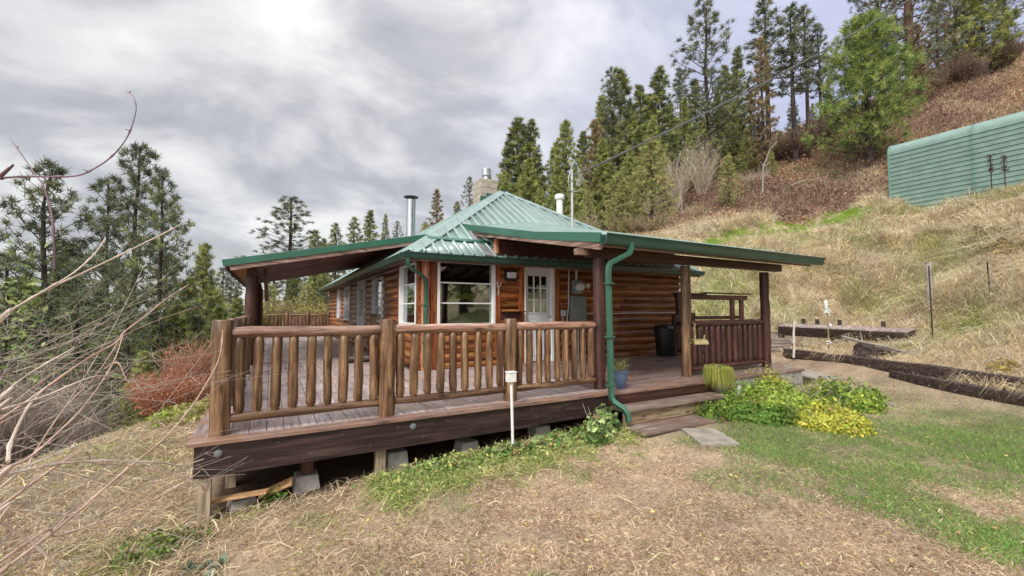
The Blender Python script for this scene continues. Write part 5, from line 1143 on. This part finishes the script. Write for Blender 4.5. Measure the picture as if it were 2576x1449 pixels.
KINDS={
 'sparse':pine_mesh(1,14,2.9,70,.22,7,26,.30,.034,DK,.22,.62,1,tr=.012),
 'dense':pine_mesh(2,15,3.6,92,.12,9,24,.32,.036,DK,.2,.72,1),
 'dense2':pine_mesh(3,15,3.3,84,.10,9,24,.32,.036,DK+[GR[0]],.18,.7,1),
 'lean':pine_mesh(4,14,2.1,80,.16,10,26,.34,.042,GR+DK,.25,.75,1,tr=.011),
 'mid':pine_mesh(5,14,2.9,95,.06,11,28,.36,.042,GR+OL[:1],.2,.8,1),
 'thin':pine_mesh(6,15,1.7,50,.42,6,18,.36,.05,DK,.15,.7,1,tr=.011),
 'olive':pine_mesh(7,12,3.0,70,.10,8,20,.38,.05,OL,.3,.6,1),
 'brown':pine_mesh(8,13,2.0,70,.05,9,20,.34,.05,BR,.1,.8,1),
 'bright':pine_mesh(9,10,4.1,125,.10,13,24,.40,.036,BG,.35,.55,1,'bark',low=.85,tr=.02),
 'big':pine_mesh(10,24,6.0,90,.10,13,20,.42,.06,DK+[(.16,.10,.07)],.05,.5,1,'barkred',tr=.022,low=.8),
 'far':pine_mesh(11,12,2.2,60,.10,7,16,.40,.07,GR+DK,.25,.8,1),
}
_first={}
for k,(mb,nd,bark,H) in list(KINDS.items()):
    e=bpy.data.objects.new('pine_tree',None); mb_o=mb.build('trunk',M[bark],e); cr=point_mesh('crown',nd[0],nd[1],3,M['pine'],nd[2],e); _first[k]=[e,mb_o,cr,H,False]
def tree(kind,u,vtop,d,label,wide=1.0,group=None,lean=0,v0=None,name='pine_tree',sink=.2):
    e,tm,cr,H,used=_first[kind]
    if used: r=e.copy(); tc=tm.copy(); cc=cr.copy(); tc.parent=r; cc.parent=r; C.objects.link(tc); C.objects.link(cc); C.objects.link(r)
    else: r=e; _first[kind][4]=True; C.objects.link(r)
    p=at(u,700,d); zb=gz1(p.x,p.y) if v0 is None else at(u,v0,d).z; zt=at(u,vtop,d).z; s=max(.15,(zt-zb)/H)
    r.location=(p.x,p.y,zb-sink*s*.3); r.scale=(s*wide,s*wide,s*1.0); r.rotation_euler=(R(lean*.3),R(lean),random.uniform(0,6.28)); r.name=name
    return tag(r,label,'tree',group)
GL,GM,GH,GT='pines on the left','pines beyond the left porch roof','pines on the hillside','pines at the top right'
tree('sparse',107,412,22,'sparse tall pine at the far left behind the bare twigs',1.10,GL)
tree('dense',335,366,20,'tallest dark pine of the left group with a dense crown',0.94,GL)
tree('dense2',400,432,18.5,'dark pine leaning on the right side of the tallest left one',0.86,GL)
tree('lean',168,606,25,'slim pine half hidden between the two left pines',1.17,GL)
tree('sparse',262,455,24,'open crowned pine just left of the tallest dark one',0.91,GL)
tree('mid',512,614,26,'small bushy pine left of the porch roof corner',0.91,GL)
tree('thin',562,672,36,'thin pole pine just left of the porch roof tip',1.17,GL)
tree('thin',583,690,40,'thinner pole pine nearest to the porch roof tip',1.17,GL)
tree('thin',600,705,38,'short pole pine seen below the porch roof tip',1.17,GL)
tree('dense2',200,745,15,'low dark young pine under the left group',1.43,GL)
tree('dense2',330,790,15,'low dark young pine before the tallest left pine',1.56,GL)
tree('dense',20,640,17,'young pine at the very left edge',1.30,GL)
tree('mid',372,885,13,'very small green pine beside the red bush',1.3,GL)
tree('mid',450,760,19,'young pine above the red bush',1.30,GL)
tree('mid',555,770,24,'young pine behind the corner post of the deck',1.30,GL)
tree('dense',100,780,19,'young pine behind the bramble canes at left',1.56,GL)
tree('sparse',728,497,37,'spreading open pine rising above the left porch roof',2.02,GM)
tree('far',792,580,45,'small pine right of the spreading one above the porch roof',1.57,GM)
tree('far',843,562,50,'small slender pine above the middle of the left porch roof',1.23,GM)
tree('far',812,600,50,'low bushy pine top just showing above the left porch roof',1.23,GM)
tree('far',888,546,48,'slim dark pine top third along the left porch roof',1.23,GM)
tree('lean',928,529,46,'taller green pine top left of the stove pipe',1.40,GM)
tree('far',967,539,52,'very narrow pine top left of the stove pipe',0.78,GM)
tree('sparse',998,557,52,'thin crowned pine immediately left of the stove pipe',1.05,GM)
tree('sparse',690,640,33,'pine trunk and boughs seen under the left porch roof',1.57,GM)
tree('mid',790,660,32,'green pine seen between porch ceiling and far railing',1.25,GM)
tree('mid',745,690,35,'darker low pine behind the yellow bushes',1.38,GM)
tree('olive',1068,560,48,'low olive pine right of the stove pipe',1.23,GM)
tree('brown',1098,475,50,'brownish pine between the stove pipe and the chimney',1.32,GM)
tree('far',1150,508,55,'pale small pine left of the chimney',1.40,GM)
tree('sparse',1180,446,52,'open pine directly behind the chimney',1.05,GM)
tree('lean',1303,296,46,'open pine with a peaked top right of the chimney',1.59,GH)
tree('lean',1335,305,47,'twin pine just right of the peaked one by the chimney',1.42,GH)
tree('mid',1270,430,43,'bushy low pine directly right of the chimney',1.06,GH)
tree('mid',1330,400,42,'bushy green pine below the twin tops',1.42,GH)
tree('mid',1426,303,44,'dense dark green pine left of the service mast',1.10,GH)
tree('mid',1400,440,41,'low full pine behind the white vent pipe',1.23,GH)
tree('sparse',1543,174,42,'tall double topped pine on the left of the hill',0.90,GH)
tree('lean',1566,176,43,'second top of the double pine behind the mast',1.33,GH)
tree('brown',1500,300,41,'brownish narrow pine left of the double topped one',1.16,GH)
tree('mid',1590,370,38,'green pine below the double topped pine',1.23,GH)
tree('lean',1617,215,43,'narrow pine between the double pine and the tall one',1.23,GH)
tree('lean',1666,174,42,'dark green slender pine with a pointed top in mid hill',1.42,GH)
tree('olive',1642,350,29,'olive young pine with a crooked dark trunk above the roof',1.33,GH)
tree('olive',1560,440,30,'olive pine just right of the service mast',1.42,GH)
tree('mid',1730,250,43,'green pine at the left foot of the highest pine',0.88,GH)
tree('sparse',1790,4,42,'highest pine on the skyline with a perfect spire',1.22,GH)
tree('lean',1870,120,46,'slim pine right of the highest spire',0.98,GH)
tree('lean',1838,165,47,'short slim pine close behind the highest spire',1.06,GH)
tree('thin',1945,-10,44,'tall thin pine whose top touches the picture edge',1.38,GH)
tree('brown',1931,92,41,'brown pointed pine before the tall thin one',0.90,GH)
tree('thin',2012,12,40,'tall bare stemmed pine left of the bright green one',1.38,GH)
tree('thin',2047,14,41,'second tall bare stemmed pine left of the bright green one',1.23,GH)
tree('thin',2082,60,41,'third bare stemmed pine, hard against the bright green one',1.16,GH)
tree('mid',1975,330,42,'low shaded pine between the thin stems',1.42,GH)
tree('olive',1838,392,32,'small yellowish pine standing alone on the brown slope',1.10,GH)
tree('bright',2200,58,33,'broad bright green pine standing alone above the shed',0.90,GH)
tree('big',2318,-330,43,'huge old pine with a reddish trunk at the upper right',0.86,GT)
tree('dense',2240,-160,50,'dark pine behind the bright green one at the top edge',0.84,GT)
tree('brown',2340,60,41,'rusty dead young pine at the foot of the huge trunk',1.20,GT)
tree('dense2',2440,-150,52,'dark pine right of the huge old trunk',0.96,GT)
tree('mid',2510,-120,48,'green pine at the top right corner',1.32,GT)
tree('dense',2570,-200,55,'dark pine filling the right corner behind the green one',0.96,GT)
tree('dense2',2390,-20,58,'distant dark pine seen between the right hand trunks',1.08,GT)
tree('thin',2468,-60,49,'thin dark trunk among the corner pines',1.20,GT)
for k,(u,v,d,r,h) in enumerate(((2420,200,46,3,3.5),(2520,190,48,3,3.5),(2330,260,46,2.4,2.5),(1990,390,41,3,3),(2060,360,42,2.5,3))):
    q=at(u,v,d); twig_bush('bare_shrub',['dark bare shrub under the right hand pines','dark bare shrub nearest the top right corner','bare brown shrub at the foot of the huge trunk','bare purplish shrub among the thin stems','bare shrub left of the broad bright pine'][k],'shrub',(q.x,q.y),r,h,380,(.24,.17,.14),[(.22,.14,.09)],900,.16,.04,'dark shrubs under the pines')

for u,vt,d,k,w_,l in [(1230,440,44,'mid',1.0,'leafy pine rising behind the chimney block'),(1275,500,38,'mid',1.1,'low broad pine touching the chimney side of the roof'),(1360,470,39,'mid',1.1,'low broad pine behind the roof hip'),
 (1455,400,39,'mid',1.0,'full green pine directly behind the service mast'),(1480,480,35,'olive',1.0,'low olive pine close behind the service mast'),(1520,350,40,'mid',1.1,'broad pine under the left double top'),
 (1545,500,32,'olive',1.0,'light olive pine low behind the overhead line'),(1600,300,42,'mid',1.1,'broad green pine under the double topped pine'),(1650,300,40,'mid',1.1,'broad green pine under the pointed mid hill top'),
 (1605,480,31,'olive',1.1,'spreading olive pine above the right part of the roof'),(1700,330,44,'brown',1.1,'brown tinged pine left of the pale shrubs'),(1760,200,46,'mid',.9,'deep green pine below the highest spire'),
 (1720,170,50,'thin',1.0,'distant bare topped pine left of the highest spire'),(1815,230,46,'mid',1.0,'green pine just right of the highest trunk'),(1855,260,45,'mid',.9,'shaded pine between the highest spire and the brown one'),
 (1900,220,46,'brown',1.1,'brownish bushy pine by the tall thin one'),(2060,260,44,'brown',1.0,'brown shaded pine behind the bare stems'),(2010,240,45,'mid',.9,'dull green pine behind the bare stems'),(2100,200,44,'mid',.9,'green pine half hidden behind the bright pine'),
 (1950,380,38,'olive',.9,'low olive pine on the slope edge among shrubs')]: tree(k,u,vt,d,l,w_,GH)
for u,vt,d,k,w_,l in [(60,700,20,'mid',1.3,'mid green pine under the sparse far left pine'),(150,690,21,'dense2',1.0,'dark filling pine between the two left groups'),(270,640,21,'dense',1.0,'dark filling pine left of the tallest trunk'),(420,640,20,'dense2',1.0,'dark filling pine right of the tallest trunk'),
 (480,700,22,'mid',1.1,'green filling pine left of the slim porch side trunks'),(535,720,30,'mid',1.2,'far green pine low beside the porch roof tip'),(600,750,30,'mid',1.2,'far green pine low behind the left porch post'),(640,740,34,'mid',1.2,'far green pine right behind the left porch post'),(500,800,20,'dense2',1.0,'young green pine above the corner post'),(390,790,18,'dense2',1.2,'bushy young pine above the smaller red bush')]: tree(k,u,vt,d,l,w_,GL)
for u,vt,d,k,w_,l in [(680,720,31,'olive',1.2,'olive pine under the left porch roof by the post'),(735,700,36,'mid',1.4,'broad green pine filling the view under the left porch'),(815,690,33,'olive',1.2,'olive pine beside the far corner of the cabin'),(775,720,30,'olive',1.1,'low olive pine above the pink bush')]: tree(k,u,vt,d,l,w_,GM)
for u,vt,d,k,w_,l in [(2330,120,50,'mid',1.2,'broad green pine left of the corner shrubs'),(2420,60,50,'brown',1.2,'rusty pine between the corner trunks'),(2480,80,50,'mid',1.3,'mid green pine low in the right corner'),(2560,60,48,'mid',1.3,'lowest green pine at the right picture edge'),(2270,60,48,'dense',.9,'dark pine right behind the bright green one')]: tree(k,u,vt,d,l,w_,GT)
for x,y,h,k,l in ((10,-8,12,'mid','green pine standing behind the photographer, nearest the lawn'),(13,-14,15,'dense','tall dark pine behind the photographer'),(6.5,-10,11,'mid','smaller green pine behind the photographer'),(17,-11,14,'dense2','dark pine behind the photographer toward the hill'),(20,-17,15,'mid','farthest green pine behind the photographer')):
    e=_first[k]; r=e[0].copy(); tc_=e[1].copy(); cc_=e[2].copy(); tc_.parent=r; cc_.parent=r
    for q_ in (r,tc_,cc_): C.objects.link(q_)
    r.location=(x,y,gz1(x,y)-.2); f=h/e[3]; r.scale=(f*1.3,f*1.3,f); tag(r,l,'tree','pines behind the lawn')

for u,vt,d,k,w_,l in [(1205,540,40,'mid',1.3,'low green pine peeping past the left side of the chimney'),(1300,520,34,'olive',1.3,'low olive pine just above the roof apex'),(1390,520,34,'mid',1.3,'low green pine just above the right roof hip'),
 (1440,540,31,'olive',1.3,'small olive pine at the foot of the service mast'),(1500,560,29,'olive',1.3,'small pale olive pine low over the right roof hip'),(1470,330,45,'lean',1.2,'slim green pine left of the left double top'),(1520,240,46,'mid',1.0,'shoulder pine touching the left double top'),
 (1590,260,46,'mid',1.1,'shoulder pine right under the right double top'),(1640,240,46,'lean',1.3,'green pine in the gap left of the pointed mid hill top'),(1690,260,46,'mid',1.1,'green pine in the gap right of the pointed mid hill top'),(1560,330,42,'olive',1.2,'olive pine in the middle row under the double top'),
 (1680,400,38,'olive',1.3,'olive pine in the middle row left of the pale shrubs'),(1620,420,36,'mid',1.3,'green pine in the middle row over the porch roof'),(1740,340,41,'mid',1.1,'green pine rising through the pale bare shrubs'),(1570,560,29,'olive',1.2,'lowest pale olive pine above the porch gutter'),
 (1780,300,42,'olive',1.2,'olive pine at the foot of the highest spire'),(1885,330,42,'mid',1.0,'small green pine right behind the lone yellowish one'),(1920,300,42,'brown',1.3,'brown low pine under the tall thin one'),(2030,330,42,'brown',1.3,'brown low pine at the feet of the bare stems'),
 (1350,380,44,'lean',1.3,'slim green pine right of the twin tops'),(1400,360,45,'mid',1.1,'green shoulder pine left of the dense mast pine'),(1280,350,46,'lean',1.2,'green shoulder pine left of the peaked one')]: tree(k,u,vt,d,l,w_,GH)
for k,(u,v,d,r,h) in enumerate(((1650,590,29,2.4,1.6),(1580,600,30,2.4,1.8),(1750,560,32,2.2,1.3))):
    q=at(u,v,d); twig_bush('bare_shrub',['low tan brush above the porch gutter','low tan brush by the right roof hip','low tan brush at the lower edge of the brown slope'][k],'shrub',(q.x,q.y),r,h,220,(.50,.40,.30),[(.42,.36,.18),(.45,.30,.18)],900,.10,.022,'bare shrubs on the hillside')
# crooked grey stem on the slope
def bare_stem(label,base,d,pts,r):
    P=[at(u,v,d) for u,v in pts]; t=thing('bare_sapling',label,'sapling',tuple(P[0]),0,'pale bare saplings'); o=P[0]; mb=MB(); P=[p-o for p in P]; P[0].z-=.5
    mb.tube(P,[r*(1-.7*i/(len(P)-1)) for i in range(len(P))],6)
    for i in range(1,len(P)-1):
        for s in range(3): e=P[i]+V((random.uniform(-1,1),random.uniform(-.5,.5),random.uniform(.4,1.3)))*.6; mb.tube([P[i],P[i].lerp(e,.6)+V((.05,0,0)),e],[r*.4,r*.3,r*.15],5)
    mb.build('stem',M['greytwig'],t)
bare_stem('pale crooked sapling left of the bright pine',0,31,[(1918,468),(1920,420),(1935,380),(1955,355)],.06)
bare_stem('thin pale sapling leaning right of the bright pine',0,36,[(2218,300),(2224,260),(2235,215),(2248,190)],.06)
bare_stem('pale forked sapling behind the roof above the vent',0,30,[(1715,520),(1712,470),(1700,430),(1712,380)],.07)

# ------------------------------------------------------------------ bare canes in front, at the left
ROOT=V((-1.75,1.55,-.8))
bush=thing('bare_cane_bush','bare bush of long reddish and pale canes at the left edge','bush',tuple(ROOT))
ZA=lambda x,y:(x*.463,167.7+y*.463); ZB=lambda x,y:(x*.479,754.7+y*.479)
def cane(pts,d0,d1,r,m='twig',root=True,nodes=True):
    P=[]; k=len(pts)
    for i,(u,v) in enumerate(pts): P.append(at(u,v,d0+(d1-d0)*i/(k-1))-ROOT)
    if root:
        a=P[0]; P=[V((random.uniform(-.25,.25),random.uniform(-.25,.25),-.05)),(a*.55+V((0,0,a.z*.1)))]+P
    # smooth
    Q=[]
    for i in range(len(P)-1):
        p0,p1,p2,p3=P[max(i-1,0)],P[i],P[i+1],P[min(i+2,len(P)-1)]
        for s in range(5):
            t=s/5; Q.append(.5*((2*p1)+(p2-p0)*t+(2*p0-5*p1+4*p2-p3)*t*t+(3*p1-p0-3*p2+p3)*t**3))
    Q.append(P[-1]); n_=len(Q); Rr=[]
    for i in range(n_):
        q=r*(1-.62*i/(n_-1)); 
        if nodes and i%6==4: q*=1.55
        Rr.append(q)
    mb=MB(); mb.tube(Q,Rr,7,.06)
    if nodes:
        for i in range(10,n_,6):
            s=V((random.uniform(-1,1),random.uniform(-1,1),random.uniform(0,1)))*.012; mb.tube([Q[i],Q[i]+s],[r*.5,r*.25],5)
    mb.build('cane',M[m],bush)
cane([ZA(-60,640),ZA(0,612),ZA(60,600),ZA(200,597),ZA(400,595),ZA(500,560),ZA(610,485),ZA(695,375),ZA(738,240),ZA(725,165),ZA(690,135)],1.15,1.35,.0033,'twigpurple')
cane([ZA(295,1100),ZA(285,830),ZA(235,650),ZA(190,585),ZA(120,480),ZA(60,398)],1.3,1.3,.0030,'twigpurple',False)
cane([ZA(-80,1450),ZA(0,1380),ZA(100,1300),ZA(300,1190),ZA(430,1130),ZA(700,1000),ZA(930,885),ZA(990,850)],1.3,1.9,.0052,'twiglight')
cane([ZA(-60,1420),ZA(0,1360),ZA(200,1240),ZA(400,1120),ZA(520,1010),ZA(575,930)],1.25,1.6,.0045,'twiglight')
cane([ZB(300,420),ZB(600,230),ZB(650,170),ZB(770,80),ZB(865,0),ZA(1025,1185)],1.7,2.0,.0045,'twig')
cane([ZB(-60,1480),ZB(0,1430),ZB(200,1280),ZB(400,1120),ZB(560,980),ZB(700,860),ZB(850,740),ZB(960,620),ZB(1060,480),ZB(1150,310),ZB(1170,160)],1.35,2.3,.0065,'twig')
cane([ZB(-50,960),ZB(0,930),ZB(200,880),ZB(400,850),ZB(640,845),ZB(850,855),ZB(950,870),ZB(1070,835)],1.25,1.9,.006,'twiglight')
cane([ZB(-50,980),ZB(0,900),ZB(150,830),ZB(300,700),ZB(440,560),ZB(590,340),ZB(650,170)],1.3,1.9,.0055,'twig')
cane([ZB(-50,600),ZB(0,580),ZB(250,500),ZB(480,405),ZB(600,405),ZB(700,430)],1.25,1.7,.005,'twiglight')
cane([ZB(-50,560),ZB(0,510),ZB(150,390),ZB(390,250)],1.2,1.6,.006,'twiglight')
cane([ZB(-50,1140),ZB(0,1170),ZB(150,1260),ZB(300,1390),ZB(390,1460)],1.2,1.4,.005,'twiglight')
cane([ZB(300,870),ZB(500,860),ZB(700,875),ZB(1000,940),ZB(1085,1010)],1.5,2.0,.004,'twig')
cane([ZB(60,940),ZB(130,880),ZB(480,740),ZB(800,680)],1.4,1.9,.0035,'twiglight')
cane([ZB(120,1290),ZB(300,1240),ZB(600,1140),ZB(900,1000),ZB(1050,900)],1.4,2.0,.0045,'twig')
cane([ZB(42,850),ZB(60,740),ZB(150,560),ZB(250,450)],1.3,1.5,.006,'twiglight',False)
cane([ZB(120,1000),ZB(150,860),ZB(330,580),ZB(500,400),ZB(640,190)],1.5,1.9,.004,'twig')
cane([ZB(550,360),ZB(620,330),ZB(665,420),ZB(705,432)],1.7,1.7,.003,'twig',False)
for k in range(125):
    u0=random.uniform(-120,150); v0=random.uniform(860,1500); L=random.uniform(180,560)*(1.15 if v0>1000 else .8); a=R(random.gauss(24 if v0<1300 else 30,20)); b=random.uniform(-.5,.5)
    pts=[]; u,v=u0,v0
    for s in range(6): pts.append((u,v)); u+=math.cos(a)*L/5; v-=math.sin(a)*L/5; a+=b/5*random.uniform(.3,1.4)
    dd=random.uniform(1.4,2.9); cane(pts,dd,dd+random.uniform(.1,.5),random.uniform(.0012,.0026),random.choice(['twig','twig','twiglight','greytwig']),False,k%2==0) if k<26 else None
    if k>=26:
        if k==26: MBT=MB()
        P=[at(uu,vv,dd)-ROOT for uu,vv in pts]; rr_=random.uniform(.0008,.0017); MBT.tube(P,[rr_*(1-.1*i) for i in range(6)],5)
        for i in range(1,5):
            for s in range(2): MBT.tube([P[i],P[i]+V((random.uniform(-1,1),random.uniform(-1,1),random.uniform(-.6,1)))*.07],[rr_*.8,rr_*.4],4)
MBT.build('side_twigs',M['greytwig'],bush)
# fresh leaves at the left edge
n=200; uu=RNG.normal(45,40,n); vv=RNG.normal(780,80,n); P=np.array([tuple(at(a,b,1.8+.4*RNG.random())-ROOT) for a,b in zip(uu,vv)])
vs,F,cc=leaves(P,RNG.normal(size=(n,3))+A_(-.3,-.6,.5),RNG.uniform(.02,.038,n),np.array([(.22,.30,.10),(.15,.22,.07),(.34,.40,.16)])[RNG.integers(0,3,n)]*RNG.uniform(.7,1.2,(n,1)),.6); point_mesh('leaves',vs,F,4,M['veg'],cc,bush)

# ------------------------------------------------------------------ sky, sun, camera
SUN_AZ,SUN_EL=R(235),R(42)       # compass style: 0 = +y, clockwise
w=bpy.data.worlds.new('World'); bpy.context.scene.world=w; w.use_nodes=True; nt=w.node_tree; nt.nodes.clear()
out=nt.nodes.new('ShaderNodeOutputWorld'); sky=nt.nodes.new('ShaderNodeTexSky'); sky.sky_type='NISHITA'; sky.sun_disc=False; sky.sun_elevation=SUN_EL; sky.sun_rotation=SUN_AZ
bg=nt.nodes.new('ShaderNodeBackground'); bg.inputs[1].default_value=.12; nt.links.new(sky.outputs[0],bg.inputs[0])
tc=nt.nodes.new('ShaderNodeTexCoord'); sp=nt.nodes.new('ShaderNodeSeparateXYZ'); nt.links.new(tc.outputs['Generated'],sp.inputs[0])
zc=math_(nt,'ADD',math_(nt,'MAXIMUM',sp.outputs[2],0.0),.38); cx_=math_(nt,'DIVIDE',sp.outputs[0],zc); cy_=math_(nt,'DIVIDE',sp.outputs[1],zc)
cb=nt.nodes.new('ShaderNodeCombineXYZ'); nt.links.new(cx_,cb.inputs[0]); nt.links.new(cy_,cb.inputs[1])
mp=nt.nodes.new('ShaderNodeMapping'); mp.inputs['Rotation'].default_value=(0,0,R(CLOUD_ROT)); mp.inputs['Scale'].default_value=(1.0,1.25,1); nt.links.new(cb.outputs[0],mp.inputs[0])
n1=N(nt,'ShaderNodeTexNoise',Scale=2.5,Detail=8.0,Roughness=.54,Distortion=.35); nt.links.new(mp.outputs[0],n1.inputs['Vector'])
n2=N(nt,'ShaderNodeTexNoise',Scale=.42,Detail=3.0,Roughness=.5); nt.links.new(mp.outputs[0],n2.inputs['Vector'])
cl=ramp(nt,n1.outputs[0],[(.34,(.44,.44,.46)),(.45,(.56,.555,.57)),(.53,(.74,.73,.72)),(.66,(.98,.96,.93))])
az=math_(nt,'ADD',math_(nt,'MULTIPLY',sp.outputs[0],.75),math_(nt,'MULTIPLY',sp.outputs[1],-.1))   # bluer towards +x
blue=mixc(nt,ramp(nt,math_(nt,'ADD',math_(nt,'MULTIPLY',n2.outputs[0],.55),az),[(.42,(0,0,0)),(.85,(1,1,1))]),cl,mixc(nt,.35,(.50,.54,.85),cl))
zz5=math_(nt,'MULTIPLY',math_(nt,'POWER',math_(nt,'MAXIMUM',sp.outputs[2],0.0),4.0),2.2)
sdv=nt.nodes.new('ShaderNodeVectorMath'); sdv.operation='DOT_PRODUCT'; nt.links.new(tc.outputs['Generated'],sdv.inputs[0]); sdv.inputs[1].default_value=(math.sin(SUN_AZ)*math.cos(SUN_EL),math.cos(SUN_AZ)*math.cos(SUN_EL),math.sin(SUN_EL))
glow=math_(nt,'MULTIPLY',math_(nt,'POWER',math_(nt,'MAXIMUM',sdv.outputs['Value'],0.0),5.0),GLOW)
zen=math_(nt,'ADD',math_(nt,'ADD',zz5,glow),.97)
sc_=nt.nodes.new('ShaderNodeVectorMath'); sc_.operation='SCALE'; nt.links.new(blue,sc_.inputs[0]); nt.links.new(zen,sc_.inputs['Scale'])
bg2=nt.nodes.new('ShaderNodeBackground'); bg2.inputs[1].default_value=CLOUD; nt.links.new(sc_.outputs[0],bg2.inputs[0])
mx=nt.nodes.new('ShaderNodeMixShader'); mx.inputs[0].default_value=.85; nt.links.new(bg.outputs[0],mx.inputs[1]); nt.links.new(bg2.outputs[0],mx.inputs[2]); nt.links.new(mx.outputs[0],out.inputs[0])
L=bpy.data.lights.new('sun','SUN'); L.energy=SUNP; L.angle=R(14); L.color=(1,.955,.88); so=bpy.data.objects.new('sun',L); C.objects.link(so)
sd=V((math.sin(SUN_AZ)*math.cos(SUN_EL),math.cos(SUN_AZ)*math.cos(SUN_EL),math.sin(SUN_EL))); so.rotation_euler=sd.to_track_quat('Z','Y').to_euler(); so.location=(-20,-20,40)
cam=bpy.data.cameras.new('camera'); co_=bpy.data.objects.new('camera',cam); C.objects.link(co_); cam.sensor_width=36; cam.lens=36*FL/2576; cam.clip_end=3000; cam.clip_start=.05
r_,u_,f_=V(RT),V(UPV),V(FW); co_.matrix_world=Matrix(((r_.x,u_.x,-f_.x,0),(r_.y,u_.y,-f_.y,0),(r_.z,u_.z,-f_.z,EYE),(0,0,0,1)))
S=bpy.context.scene; S.camera=co_; S.view_settings.view_transform='Standard'; S.view_settings.look='None'; S.view_settings.exposure=EXPO; S.view_settings.gamma=1
S.cycles.use_denoising=True; S.cycles.max_bounces=6; S.cycles.transparent_max_bounces=12
